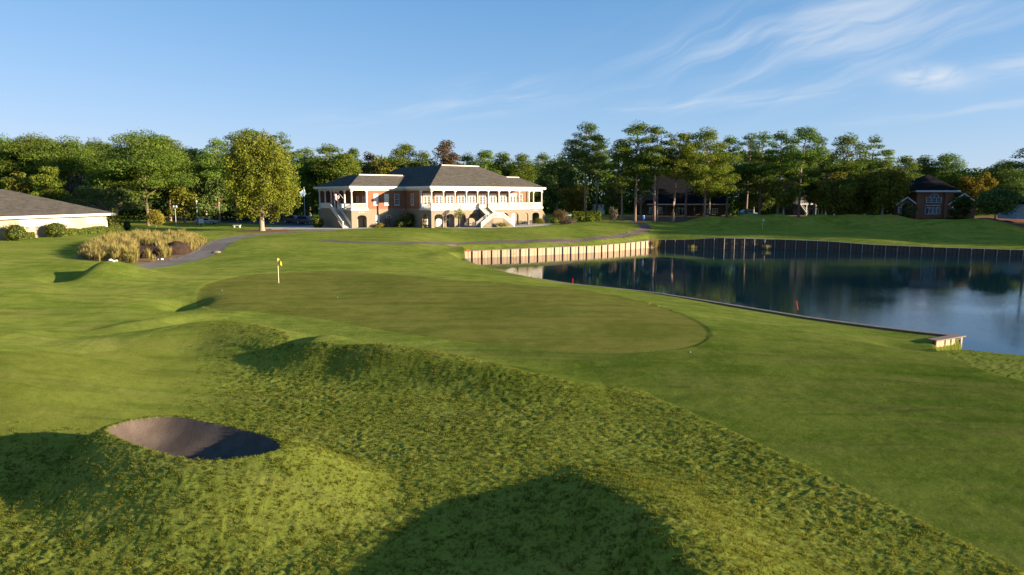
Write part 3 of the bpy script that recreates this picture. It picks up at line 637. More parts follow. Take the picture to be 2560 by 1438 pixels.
def brick_mat():
    m, t = new_mat('red_brick'); co = t.n('ShaderNodeTexCoord').outputs['Object']
    s = t.n('ShaderNodeSeparateXYZ', {0: co}).outputs
    v = t.n('ShaderNodeCombineXYZ', {0: t.math('ADD', s[0], s[1]), 1: s[2]}).outputs[0]
    br = t.n('ShaderNodeTexBrick', {'Vector': v, 'Scale': 1.0, 'Mortar Size': .012, 'Brick Width': .215, 'Row Height': .075, 'Color1': (.21, .062, .028, 1), 'Color2': (.30, .105, .05, 1), 'Mortar': (.24, .16, .11, 1)})
    c = t.mix(t.math('MULTIPLY', t.ramp(t.noise(co, 1.1, 5), .4, .75), .35), br.outputs['Color'], (.17, .05, .028))
    b = principled(t, Base_Color=c, Roughness=.85); b.inputs['Specular IOR Level'].default_value = .15
    bn = t.n('ShaderNodeBump', {'Height': br.outputs['Fac'], 'Strength': .3, 'Distance': .01}, invert=True); t.nt.links.new(bn.outputs[0], b.inputs['Normal']); return m
M['brick'] = brick_mat()
def shingle_mat(name, a, b_):
    m, t = new_mat(name); co = t.n('ShaderNodeTexCoord').outputs['Object']
    s = t.n('ShaderNodeSeparateXYZ', {0: co}).outputs
    v = t.n('ShaderNodeCombineXYZ', {0: t.math('ADD', s[0], s[1]), 1: t.math('MULTIPLY', s[2], 1.0)}).outputs[0]
    br = t.n('ShaderNodeTexBrick', {'Vector': v, 'Scale': 1.0, 'Mortar Size': .01, 'Brick Width': .32, 'Row Height': .085, 'Color1': a + (1,), 'Color2': b_ + (1,), 'Mortar': tuple(x * .5 for x in a) + (1,)})
    n = t.noise(t.mapping(co, scale=(.5, .5, 3)), 1.6, 5, .65)
    c = t.mix(t.math('MULTIPLY', t.ramp(n, .35, .7), .45), br.outputs['Color'], tuple(x * 1.5 for x in b_))
    b = principled(t, Base_Color=c, Roughness=.9); b.inputs['Specular IOR Level'].default_value = .05
    bn = t.n('ShaderNodeBump', {'Height': t.math('ADD', br.outputs['Fac'], t.math('MULTIPLY', n, -.6)), 'Strength': .5, 'Distance': .02}, invert=True); t.nt.links.new(bn.outputs[0], b.inputs['Normal']); return m
M['shingle'] = shingle_mat('charcoal_shingles', (.060, .054, .046), (.095, .086, .074))
M['slate'] = shingle_mat('dark_slate', (.007, .007, .008), (.012, .0125, .0145))
def glass_mat(name, col=(.02, .025, .03), rough=.06):
    m, t = new_mat(name); b = principled(t, Base_Color=col, Roughness=rough); b.inputs['Specular IOR Level'].default_value = .7; return m
M['glass'] = glass_mat('window_glass'); M['glass_lit'] = glass_mat('blue_glass', (.06, .10, .13), .12)
M['blind'] = plain('white_blind', (.74, .71, .62), .7, .2, .05)
M['iron'] = plain('black_iron', (.03, .03, .032), .5, .4, .2)
M['steel'] = plain('grey_steel', (.38, .39, .40), .45, .5, .1)
M['red'] = plain('red_paint', (.55, .035, .02), .5, .3, .1)
M['orange'] = plain('orange_paint', (.62, .15, .03), .5, .3, .1)
M['blue'] = plain('blue_plastic', (.03, .12, .45), .4, .4, .1)
M['yellow'] = plain('yellow_cloth', (.80, .62, .05), .8, .1, .08)
M['paleflag'] = plain('pale_cloth', (.80, .72, .52), .8, .1, .08)
M['cloth_red'] = plain('red_cloth', (.50, .03, .04), .8, .1, .08); M['cloth_white'] = plain('white_cloth', (.75, .74, .72), .8, .1, .05); M['cloth_blue'] = plain('blue_cloth', (.03, .05, .20), .8, .1, .08)
M['cloth_sky'] = plain('pale_blue_cloth', (.35, .50, .68), .8, .1, .08)
M['tyre'] = plain('black_rubber', (.02, .02, .02), .8, .2, .2)
M['stone'] = plain('pale_stone', (.62, .58, .52), .85, .2, .2, 6, .4, 8)
M['stone_tan'] = plain('tan_stone', (.22, .17, .11), .9, .2, .2)
M['boulder'] = plain('dark_boulder', (.035, .021, .015), .9, .2, .35, 3, .7, 5)
M['bulb'] = plain('lamp_globe', (.40, .40, .38), .3, .5, .03)

# ------------------------------------------------------------------ pond walls
def resample(pts, step):
    P = [np.array(p, float) for p in pts]; L = [0]
    for a, b in zip(P[:-1], P[1:]): L.append(L[-1] + np.hypot(*(b - a)[:2]))
    n = max(1, round(L[-1] / step)); out = []
    for s in np.linspace(0, L[-1], n + 1):
        i = min(max(np.searchsorted(L, s) - 1, 0), len(P) - 2); t = (s - L[i]) / (L[i + 1] - L[i]); out.append(P[i] + t * (P[i + 1] - P[i]))
    return out
def pond_wall(label, pts, step, side, mats, board=.2, posts=True, wale=False, cap_w=.34, boards=True):
    pm, qm, cm = mats
    R = resample(pts, step); c0 = R[len(R) // 2]
    root = empty('retaining_wall', (c0[0], c0[1], WATER_Z - .4)); tag(root, label, 'retaining wall', 'pond retaining walls')
    o = np.array([c0[0], c0[1], WATER_Z - .4])
    rnd = random.Random(len(R))
    for i in range(len(R) - 1):
        a, b = R[i] - o, R[i + 1] - o; d = (b - a)[:2]; Ls = np.hypot(*d); d = d / Ls; n = np.array([-d[1], d[0]]) * side
        mb = MB(); nb = max(1, round(Ls / board)) if boards else 1
        for k in range(nb):
            t0, t1 = k / nb + .012, (k + 1) / nb - .012; off = rnd.uniform(-.015, .02)
            za, zb = a[2] + (b[2] - a[2]) * t0, a[2] + (b[2] - a[2]) * t1
            p0, p1 = a[:2] + d * Ls * t0, a[:2] + d * Ls * t1; f = n * off; g = n * (off - .09)
            mb.hexa([(*(p0 + f), 0), (*(p1 + f), 0), (*(p1 + g), 0), (*(p0 + g), 0)], [(*(p0 + f), za - .01), (*(p1 + f), zb - .01), (*(p1 + g), zb - .01), (*(p0 + g), za - .01)])
        f, g = n * -.095, n * -.12; za, zb = a[2] - .02, b[2] - .02       # solid sheet behind the boards
        mb.hexa([(*(a[:2] + f), 0), (*(b[:2] + f), 0), (*(b[:2] + g), 0), (*(a[:2] + g), 0)], [(*(a[:2] + f), za), (*(b[:2] + f), zb), (*(b[:2] + g), zb), (*(a[:2] + g), za)])
        mb.build('panel', pm, root)
        cp = MB(); e0, e1 = n * .13, n * (.13 - cap_w); gap = d * .012
        cp.hexa([(*(a[:2] + e0 + gap), a[2]), (*(b[:2] + e0 - gap), b[2]), (*(b[:2] + e1 - gap), b[2]), (*(a[:2] + e1 + gap), a[2])],
                [(*(a[:2] + e0 + gap), a[2] + .07), (*(b[:2] + e0 - gap), b[2] + .07), (*(b[:2] + e1 - gap), b[2] + .07), (*(a[:2] + e1 + gap), a[2] + .07)])
        cp.build('cap_board', cm, root)
        if wale:
            h = .55; w = MB(); q0, q1 = n * .022, n * .085
            w.hexa([(*(a[:2] + q0), a[2] * h), (*(b[:2] + q0), b[2] * h), (*(b[:2] + q1), b[2] * h), (*(a[:2] + q1), a[2] * h)],
                   [(*(a[:2] + q0), a[2] * h + .14), (*(b[:2] + q0), b[2] * h + .14), (*(b[:2] + q1), b[2] * h + .14), (*(a[:2] + q1), a[2] * h + .14)])
            w.build('wale', pm, root)
    if posts:
        for p in R:
            q = p - o; mb = MB(); r = .10 if qm is M['timber'] else .07
            i = min(range(len(R)), key=lambda k: abs(R[k] - p).sum()); j = min(i, len(R) - 2); d = (R[j + 1] - R[j])[:2]; d = d / np.hypot(*d); n = np.array([-d[1], d[0]]) * side
            c = q[:2] + n * .13
            top = q[2] + rnd.uniform(-.05, .03)
            mb.tube([(*c, 0), (*c, top)], r, 8); mb.build('post', qm, root, smooth=False)
    return root
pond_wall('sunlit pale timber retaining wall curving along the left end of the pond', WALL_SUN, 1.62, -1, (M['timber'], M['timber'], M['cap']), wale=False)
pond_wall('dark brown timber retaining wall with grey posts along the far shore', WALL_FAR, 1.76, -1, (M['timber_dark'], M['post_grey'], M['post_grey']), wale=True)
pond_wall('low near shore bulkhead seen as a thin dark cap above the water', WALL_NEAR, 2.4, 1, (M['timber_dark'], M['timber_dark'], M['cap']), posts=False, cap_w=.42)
def wall_end():
    A, B = np.array(CORNER), np.array(RET); d = (B - A)[:2]; L = np.hypot(*d); d /= L; n = np.array([-d[1], d[0]])
    if n[1] > 0: n = -n
    root = empty('bulkhead_return', (A[0], A[1], WATER_Z - .1)); tag(root, 'short lit timber end of the bulkhead with two slots and a framed grate', 'retaining wall', 'pond retaining walls')
    H = A[2] - WATER_Z + .1
    P = lambda s, q, z: (*(d * s + n * q), z)
    def bx(mb, s0, s1, q0, q1, z0, z1): mb.hexa([P(s0, q0, z0), P(s1, q0, z0), P(s1, q1, z0), P(s0, q1, z0)], [P(s0, q0, z1), P(s1, q0, z1), P(s1, q1, z1), P(s0, q1, z1)])
    back = MB(); bx(back, .0, L, -.16, -.06, 0, H - .02); back.build('backing', M['iron'], root)
    s = .02
    for w, kind in ((.16, 1), (.62, 2), (.18, 1), (.2, 1), (.15, 0), (.24, 1), (.22, 1), (.14, 0), (.26, 1), (.26, 1), (.3, 1)):
        if s + w > L: w = L - s
        if w < .05: break
        if kind == 1:
            mb = MB(); bx(mb, s, s + w - .015, -.06, .05, 0, H - .02); mb.build('plank', M['timber'], root)
        if kind == 2:
            mb = MB(); bx(mb, s, s + w - .015, -.06, .03, 0, .12); mb.build('plank', M['timber'], root)
            f = MB(); 
            for a0, a1, z0, z1 in ((s, s + .07, .14, H - .06), (s + w - .08, s + w - .015, .14, H - .06), (s + .07, s + w - .08, .14, .2), (s + .07, s + w - .08, H - .13, H - .06)): bx(f, a0, a1, -.05, .07, z0, z1)
            fr = f.build('grate_frame', M['iron'], root)
            g = MB(); bx(g, s + .07, s + w - .08, -.05, .0, .2, H - .13); g.build('grate_pane', plain('grate_blue', (.05, .085, .12), .7, .1), fr)
        s += w
    c = MB(); bx(c, -.2, L + .1, -.45, .14, H, H + .075); c.build('cap_board', M['cap'], root)
wall_end()

# ------------------------------------------------------------------ clubhouse
def clubhouse():
    O = (-14.88, 127.08, 1.8)
    root = empty('clubhouse', O, math.radians(39)); tag(root, 'two storey brick and white clubhouse with colonnaded porches and hipped shingle roof', 'building')
    B = lambda name, mat, mb, par=root, **k: mb.build(name, M[mat] if isinstance(mat, str) else mat, par, **k)
    # lower storey
    w = MB(); bay = 2.624
    arch_wall(w, 'x', -.2, 23.85, -.3, 3.2, -.2, .15, [(1.31 + bay * k + .1, 1.85, 1.95, .55) for k in range(9)])
    arch_wall(w, 'y', .15, 3.9, -.3, 3.2, -.2, .15, [(2.0, 1.9, 1.95, .55)])
    B('arcade_wall', 'stucco', w)
    w = MB(); w.box(.15, 26.2, 3.9, 4.2, -.3, 3.2); w.box(-.2, .15, 3.9, 9.2, -.3, 3.45); w.box(23.85, 26.2, 3.6, 3.9, -.3, 3.45)
    w.box(-8.3, -.2, 9.2, 9.5, -.3, 3.45); B('lower_wall', 'stucco', w)
    w = MB(); arch_wall(w, 'x', -11.7, -8.3, -.3, 3.2, 9.0, 9.3, [(-9.6, 1.95, 1.85, .45)]); w.box(-11.7, -11.4, 9.3, 23.6, -.3, 3.2); w.box(-8.6, -8.3, 9.3, 11, -.3, 3.2)
    w.box(-11.4, -8.6, 10.6, 10.8, -.3, 3.2); B('porch_base', 'stucco', w)
    w = MB(); arch_wall(w, 'x', 26.2, 30.7, -.3, 3.2, 3.7, 4.0, [(28.75, 2.0, 1.9, .45)]); w.box(30.4, 30.7, 4.0, 10, -.3, 3.2); w.box(26.2, 30.4, 6.2, 6.4, -.3, 3.2); B('pavilion_base', 'stucco', w)
    w = MB(); w.prism([(30.75, -.3), (33.6, -.3), (30.75, 2.9)], 3.9, 4.2); B('buttress_wall', 'stucco', w)
    # floor bands
    w = MB(); w.box(-.3, 24.0, -.3, 3.9, 3.2, 3.5); w.box(-11.8, -8.25, 8.9, 23.7, 3.2, 3.5); w.box(26.2, 30.8, 3.6, 10, 3.2, 3.5); B('porch_floor', 'white', w)
    # brick upper storey
    w = MB(); w.box(0, 26.2, 3.9, 4.2, 3.5, 7.0); w.box(-.0, .3, 4.2, 30, 3.45, 7.0); w.box(25.9, 26.2, 4.2, 30, 3.45, 7.0)
    w.box(-8.3, 0, 9.2, 9.5, 3.45, 7.0); w.box(-8.3, -8.0, 9.5, 23.6, 3.5, 7.0); B('brick_wall', 'brick', w)
    w = MB(); w.box(.3, 25.9, 29.7, 30, -.3, 7.0); w.box(-11.5, 0, 23.3, 23.6, -.3, 7); B('rear_wall', 'brick', w)
    # stucco band at floor level of the wing
    # frieze and eaves
    f = MB(); f.box(-.2, 23.85, -.2, .15, 6.88, 7.2); f.box(-.2, .15, .15, 3.9, 6.88, 7.2); f.box(-.06, .0, 4.0, 9.14, 6.9, 7.2); f.box(-8.3, -.06, 9.14, 9.2, 6.9, 7.2); f.box(-11.7, -8.3, 9.0, 9.3, 6.88, 7.2)
    f.box(-11.7, -11.4, 9.3, 23.6, 6.88, 7.2); f.box(23.85, 26.3, 3.8, 3.9, 6.9, 7.2); f.box(26.3, 30.7, 3.7, 4.0, 6.88, 7.2); f.box(30.4, 30.7, 4.0, 9.5, 6.88, 7.2); B('frieze', 'white', f)
    f = MB(); f.box(-.62, 24.2, -.62, 9, 7.2, 7.28); f.box(-12.1, -.62, 8.58, 24.5, 7.2, 7.28); f.box(24.2, 31.1, 3.3, 22, 7.2, 7.28); B('soffit', 'white', f)
    f = MB(); f.box(-.75, 24.32, -.75, -.62, 7.28, 7.66); f.box(-.75, -.62, -.62, 30.6, 7.28, 7.66); f.box(24.2, 24.32, -.62, 3.2, 7.28, 7.66); f.box(-12.25, -.75, 8.45, 8.58, 7.28, 7.66); f.box(-12.25, -12.1, 8.58, 24.6, 7.28, 7.66)
    f.box(24.32, 31.22, 3.17, 3.3, 7.28, 7.66); f.box(31.1, 31.22, 3.3, 22, 7.28, 7.66); B('fascia', 'white', f)
    # roofs (flat topped hips) with their pale ridge caps
    def hip(name, x0, x1, y0, y1, dx0, dx1, dy0, dy1, z0, z1, caps):
        m = MB(); m.hexa([(x0, y0, z0), (x1, y0, z0), (x1, y1, z0), (x0, y1, z0)], [(dx0, dy0, z1), (dx1, dy0, z1), (dx1, dy1, z1), (dx0, dy1, z1)])
        r = B(name, 'shingle', m)
        for c in caps: B('ridge_cap', 'white', MB().box(*c), r)
    hip('main_roof', -.68, 24.25, -.68, 30.6, 6.8, 15.8, 6.8, 23.2, 7.665, 11.9, [(6.75, 15.85, 6.65, 6.8, 11.72, 11.98)])
    hip('wing_roof', -12.18, 6, 8.52, 24.5, -8.25, 3.0, 12.45, 17.2, 7.67, 9.88, [(-8.3, 1.2, 12.3, 12.45, 9.70, 9.98)])
    hip('pavilion_roof', 12, 31.15, 3.24, 22, 16, 27.0, 7.4, 17, 7.672, 9.85, [(22.0, 27.05, 7.28, 7.4, 9.68, 9.95)])
    # columns
    cm = MB(); cm.box(-.21, .21, -.21, .21, 0, .1); cm.lathe([(.19, .1), (.19, .16), (.16, .2), (.165, 1.2), (.14, 3.0), (.17, 3.08), (.19, 3.14)], 12); cm.box(-.22, .22, -.22, .22, 3.14, 3.36)
    cme = cm.mesh('column', M['white'], False)
    cols = [(bay * k, 0) for k in range(10)] + [(0, 3.55)] + [(-11.5, y) for y in (9.2, 12.1, 15.0, 17.9, 20.7, 23.4)] + [(-8.5, 9.2), (26.6, 3.85), (30.5, 3.85), (30.5, 6.6), (-11.5, 16.45)]
    for x, y in cols: link('column', cme, root, (x, y, 3.5))
    # balustrades
    def rail(L):
        m = MB(); m.box(.17, L - .17, -.05, .05, .9, 1.0); m.box(.17, L - .17, -.04, .04, .1, .18)
        n = int((L - .34) / .125)
        for k in range(n): x = .17 + (k + .5) * (L - .34) / n; m.box(x - .024, x + .024, -.022, .022, .18, .9)
        return m.mesh('railing', M['white'])
    r26 = rail(bay)
    for k in range(9):
        if k == 4: continue
        link('railing', r26, root, (bay * k, 0, 3.5))
    for x, y, rz, L in ((0, 3.55, -90, 3.55), (-11.5, 9.2, 0, 3.0), (26.6, 3.85, 0, 3.9), (30.5, 3.85, 90, 2.75), (-11.5, 12.1, -90, 2.9), (-11.5, 15.0, -90, 2.9), (-11.5, 20.7, -90, 2.8), (-11.5, 23.4, -90, 2.7)):
        link('railing', rail(L), root, (x, y, 3.5), math.radians(rz))
    # windows
    def window(W, H, mesh_cols, rows, blind=False):
        f = MB(); t = .09
        for a in ((-W / 2, -W / 2 + t, -.08, .02, 0, H), (W / 2 - t, W / 2, -.08, .02, 0, H), (-W / 2 + t, W / 2 - t, -.08, .02, 0, t), (-W / 2 + t, W / 2 - t, -.08, .02, H - t, H), (-W / 2 - .06, W / 2 + .06, -.12, .02, -.08, 0)): f.box(*a)
        g = MB()
        for k in range(1, mesh_cols): x = -W / 2 + t + (W - 2 * t) * k / mesh_cols; g.box(x - .018, x + .018, -.05, -.02, t, H - t)
        for k in range(1, rows):
            z = t + (H - 2 * t) * k / rows; hgt = .035 if k == rows // 2 else .018; g.box(-W / 2 + t, W / 2 - t, -.052, -.02, z - hgt, z + hgt)
        p = MB(); p.box(-W / 2 + t, W / 2 - t, -.02, .0, t, H - t)
        return f.mesh('window', M['white']), g.mesh('muntins', M['white']), p.mesh('pane', M['blind'] if blind else M['glass'])
    def put_window(meshes, x, y, z, rz=0):
        o = link('window', meshes[0], root, (x, y, z), rz); link('muntins', meshes[1], o); link('pane', meshes[2], o); return o
    tall = window(1.0, 2.15, 3, 6); tallb = window(1.0, 2.15, 3, 6, True)
    put_window(tallb, -6.54, 9.2, 4.12); put_window(tallb, -4.28, 9.2, 4.12); put_window(tall, -2.05, 9.2, 4.12)
    put_window(tall, 0.0, 6.75, 4.12, -math.pi / 2); put_window(window(1.0, 2.2, 3, 6), 24.6, 3.9, 4.1)
    small = window(.85, 1.35, 2, 4, True); put_window(small, -6.3, 9.2, .85); put_window(window(.9, 1.35, 2, 4), -3.9, 9.2, .85)
    side = window(.8, 1.75, 2, 4)
    for y in (13.2, 15.4, 18.6, 21.2): put_window(side, -8.3, y, 3.75 + .3, -math.pi / 2)
    put_window(side, -8.3, 10.6, 4.1, -math.pi / 2)
    # porch end wall seen through the left porch
    # french doors on the porch, one behind each bay
    f = MB(); W = 1.78; H = 2.62
    for a in ((-W / 2, -W / 2 + .1, 0, H), (W / 2 - .1, W / 2, 0, H), (-W / 2 + .1, W / 2 - .1, H - .14, H)): f.box(a[0], a[1], -.09, .02, a[2], a[3])
    for s in (-1, 1):
        c = s * .395; f.box(c - .39, c - .27, -.055, .0, 0, H - .14); f.box(c + .27, c + .39, -.055, .0, 0, H - .14); f.box(c - .27, c + .27, -.055, 0, 0, .62); f.box(c - .27, c + .27, -.055, 0, H - .3, H - .14)
        f.box(c - .015, c + .015, -.05, -.01, .62, H - .3)
        for k in range(1, 5): z = .62 + (H - .92) * k / 5; f.box(c - .27, c + .27, -.05, -.01, z - .015, z + .015)
    dme = f.mesh('door', M['white']); p = MB()
    pme = MB().box(-.27, .27, -.03, -.005, .62, H - .3).mesh('pane', M['glass']); hood = MB().box(-1.05, 1.05, -.2, .02, 0, .1).box(-.98, .98, -.13, .02, -.12, 0).mesh('door_hood', M['white'])
    for k in range(9):
        x = 1.5 + bay * k; o = link('door', dme, root, (x, 3.9, 3.5))
        link('pane', pme, o, (-.395, 0, 0)); link('pane', pme, o, (.395, 0, 0)); link('door_hood', hood, o, (0, 0, H + .12))
        ln = MB().box(-.07, .07, -.14, 0, 0, .3).build('wall_lantern', M['iron'], root, loc=(x + 1.32, 3.9, 5.3)) if k % 2 == 0 else None
    # plain doors inside the arcade and under the left porch
    dl = MB(); dl.box(-.5, .5, -.06, 0, 0, 2.15); dl.box(-.6, -.5, -.09, 0, 0, 2.25); dl.box(.5, .6, -.09, 0, 0, 2.25); dl.box(-.5, .5, -.09, 0, 2.15, 2.25); dlm = dl.mesh('lower_door', M['white'])
    for x, y in ((1.9, 3.9), (6.9, 3.9), (9.3, 3.9), (19.5, 3.9), (4.1, 3.9), (22.4, 3.9)):
        o = link('lower_door', dlm, root, (x, y, 0)); MB().box(.34, .4, -.12, -.06, .95, 1.1).build('handle', M['iron'], o)
    pr = link('lower_door', MB().box(-.8, .8, -.06, 0, 0, 2.1).box(-.02, .02, -.08, -.06, 0, 2.1).mesh('lower_door', M['cream_wall']), root, (-9.5, 10.6, 0)); MB().box(.1, .16, -.12, -.06, .9, 1.15).build('handle', M['iron'], pr)
    # small square vents in the band above
    for x0, y in ((-10.1, 9.0), (28.2, 3.7)):
        for k in range(3): MB().box(-.09, .09, -.03, 0, 0, .16).build('vent', M['white'], root, loc=(x0 + .45 * k, y, 2.78))
    # left staircase
    st = MB(); n = 20; y0, y1 = 9.6, 14.9; x0, x1 = -13.15, -11.75
    for k in range(n): st.box(x0, x1, y0 + (y1 - y0) * k / n, y1, 3.5 * k / n - (.3 if k == 0 else 0), 3.5 * (k + 1) / n)
    st.box(x0, x1, y1, 18.8, -.3, 3.5); so = B('staircase', 'concrete', st)
    wl = MB(); wl.add([(-13.35, 9.45, -.3), (-13.35, 9.45, .1), (-13.35, 14.9, 3.55), (-13.35, 18.95, 3.55), (-13.35, 18.95, -.3), (-13.15, 9.45, -.3), (-13.15, 9.45, .1), (-13.15, 14.9, 3.55), (-13.15, 18.95, 3.55), (-13.15, 18.95, -.3)],
           [(0, 4, 3, 2, 1), (5, 6, 7, 8, 9), (0, 1, 6, 5), (1, 2, 7, 6), (2, 3, 8, 7), (3, 4, 9, 8), (4, 0, 5, 9)])
    wl.build('stair_wall', M['stucco'], so)
    for x in (-13.25, -11.68):
        r = MB(); r.add([(x - .06, 9.5, .35), (x + .06, 9.5, .35), (x + .06, 14.9, 3.75), (x - .06, 14.9, 3.75), (x - .06, 9.5, 1.15), (x + .06, 9.5, 1.15), (x + .06, 14.9, 4.6), (x - .06, 14.9, 4.6)],
             [(3, 2, 1, 0), (4, 5, 6, 7), (0, 1, 5, 4), (1, 2, 6, 5), (2, 3, 7, 6), (3, 0, 4, 7)])
        r.box(x - .09, x + .09, 9.3, 9.5, 0, 1.25); r.build('stair_rail', M['white'], so)
    MB().box(-13.33, -13.17, 14.9, 18.8, 3.55, 4.55).box(-13.33, -11.75, 18.8, 18.93, 3.5, 4.55).build('stair_rail', M['white'], so)
    # T-shaped staircase in front
    sx0, sx1 = 10.62, 12.95; s2 = MB(); n = 10
    for k in range(n): s2.box(sx0, sx1, -3.2 + 3.0 * k / n, -.2, 1.75 + 1.75 * k / n - .25, 1.75 + 1.75 * (k + 1) / n)
    s2.box(sx0 + .1, sx1 - .1, -3.15, -.2, 0, 1.75); s2.box(sx0, sx1, -4.9, -3.2, -.3, 1.75)
    for k in range(n):
        z = 1.75 * (k + 1) / n; s2.box(sx0 - 2.8 + 2.8 * k / n, sx0, -4.9, -3.2, z - .3, z); s2.box(sx1, sx1 + 2.8 - 2.8 * k / n, -4.9, -3.2, z - .3, z)
    s2.prism([(sx0 - 2.6, -.3), (sx1 + 2.6, -.3), (sx1, 1.5), (sx0, 1.5)], -4.75, -3.35)
    fo = B('front_staircase', 'stucco', s2)
    def slope(name, p, q, h=.92, t=.07):     # sloping balustrade panel with rail, slats and bottom bar
        p = Vector(p); q = Vector(q); m = MB(); d = q - p; up = Vector((0, 0, 1))
        m.beam(p + up * h, q + up * h, .11, .09); m.beam(p + up * .12, q + up * .12, .08, .08)
        nn = max(2, int(d.length / .13))
        for k in range(nn + 1):
            c = p + d * (k / nn); m.box(c.x - .022, c.x + .022, c.y - .022, c.y + .022, c.z + .1, c.z + h)
        for c in (p, q): m.box(c.x - .08, c.x + .08, c.y - .08, c.y + .08, c.z - .05, c.z + h + .12)
        return m.build(name, M['white'], fo)
    for x in (sx0 + .05, sx1 - .05): slope('stair_rail', (x, -.25, 3.5), (x, -3.2, 1.75))
    yF, yB = -4.85, -3.25
    for y in (yF, yB):
        slope('stair_rail', (sx0, y, 1.75), (sx0 - 2.8, y, .0)); slope('stair_rail', (sx1, y, 1.75), (sx1 + 2.8, y, .0))
    slope('stair_rail', (sx0, yF, 1.75), (sx1, yF, 1.75))
    for xx in (.35, 3.55, 8, 13.4):   # downpipes
        pass
    MB().box(-.12, -.02, 3.86, 3.96, -.2, 7.2).build('downpipe', M['white'], root); MB().box(-8.42, -8.32, 9.06, 9.18, -.2, 7.2).build('downpipe', M['white'], root)
    return root, O
CLUB, CLUB_O = clubhouse()
_ca, _sa = math.cos(math.radians(39)), math.sin(math.radians(39))
def club(x, y, z=0.0): return (CLUB_O[0] + _ca * x - _sa * y, CLUB_O[1] + _sa * x + _ca * y, CLUB_O[2] + z)
# ------------------------------------------------------------------ low cream building, left
def low_building():
    A = np.array([x_of(0, 100), 100.0]); Bp = np.array([-71.5, 121.0]); d = Bp - A; L = np.hypot(*d); ang = math.atan2(d[1], d[0])
    g = 1.25; root = empty('low_building', (A[0], A[1], g), ang); tag(root, 'low cream building with white wall panels and broad dark shingle roof', 'building')
    # local x along the lit wall (away from the camera), local y into the building
    MB().box(-6, L, 0, .3, -.5, 3.1).box(L - .3, L, .3, 14, -.5, 3.1).build('wall', M['cream_wall'], root)
    for x0, x1 in ((3.5, 13.0), (16.6, L - .9)): MB().box(x0, x1, -.03, 0, 1.75, 2.85).build('wall_panel', M['white'], root)
    MB().box(L - .35, L + .02, -.05, -.0, 0, 3.1).build('corner_post', M['white'], root)
    MB().box(-8, L + 1.0, -1.0, 15, 3.08, 3.16).build('soffit', M['white'], root)
    MB().box(-8, L + 1.0, -1.08, -1.0, 3.02, 3.42).box(L + 1.0, L + 1.08, -1.0, 15, 3.02, 3.42).build('fascia', M['white'], root)
    m = MB(); e = 1.04; t = 11.0; zt = 3.43 + t * .37
    m.add([(-30, -e, 3.43), (L + e, -e, 3.43), (L + e, 2 * t - e, 3.43), (-30, 2 * t - e, 3.43), (-30, t - e, zt), (L + e - t, t - e, zt)], [(0, 1, 5, 4), (1, 2, 5), (2, 3, 4, 5), (0, 4, 3), (3, 2, 1, 0)])
    m.build('roof', M['shingle'], root)
    for x in (6.5, 15.0): MB().box(x - .18, x + .18, -.45, -.25, 2.96, 3.08).build('floodlight', M['iron'], root)
    MB().box(13.35, 13.45, -.1, 0, -.3, 3.1).build('downpipe', M['white'], root)
    return root
low_building()

# ------------------------------------------------------------------ houses behind the right trees
def simple_window(par, x, y, z, W, H, cols, rows, arch=0.0, glass='glass_lit'):
    f = MB(); t = .1
    for a in ((x - W / 2, x - W / 2 + t, z, z + H), (x + W / 2 - t, x + W / 2, z, z + H), (x - W / 2 + t, x + W / 2 - t, z, z + t), (x - W / 2 + t, x + W / 2 - t, z + H - t, z + H)): f.box(a[0], a[1], y - .1, y, a[2], a[3])
    for k in range(1, cols): c = x - W / 2 + W * k / cols; f.box(c - .06, c + .06, y - .09, y - .01, z + t, z + H - t)
    for k in range(1, rows): c = z + H * k / rows; f.box(x - W / 2 + t, x + W / 2 - t, y - .085, y - .01, c - .03, c + .03)
    p = MB(); p.box(x - W / 2 + t, x + W / 2 - t, y - .05, y - .005, z + t, z + H - t)
    if arch:
        R = arch; n = 10
        for k in range(n):
            a0, a1 = math.pi * k / n, math.pi * (k + 1) / n
            q = lambda r, a: (x + r * math.cos(a), z + H + r * math.sin(a))
            f.prism([q(R, a0), q(R, a1), q(R - .12, a1), q(R - .12, a0)][::-1], y - .1, y)
            p.prism([q(R - .12, a0), q(R - .12, a1), (x, z + H)][::-1], y - .05, y - .005)
        for a in (60, 90, 120): f.beam((x, y - .06, z + H), (x + (R - .1) * math.cos(math.radians(a)), y - .06, z + H + (R - .1) * math.sin(math.radians(a))), .06, .06, (0, 1, 0))
    o = f.build('window', M['white'], par); p.build('pane', M[glass], o); return o
def gable(mb, x0, x1, y0, y1, z0, h, over=.4):
    xm = (x0 + x1) / 2; sl = h / (xm - x0); a0, a1, zz = x0 - over, x1 + over, z0 - over * sl
    mb.prism([(a0, zz), (a1, zz), (xm, z0 + h)], y0 - .3, y1)
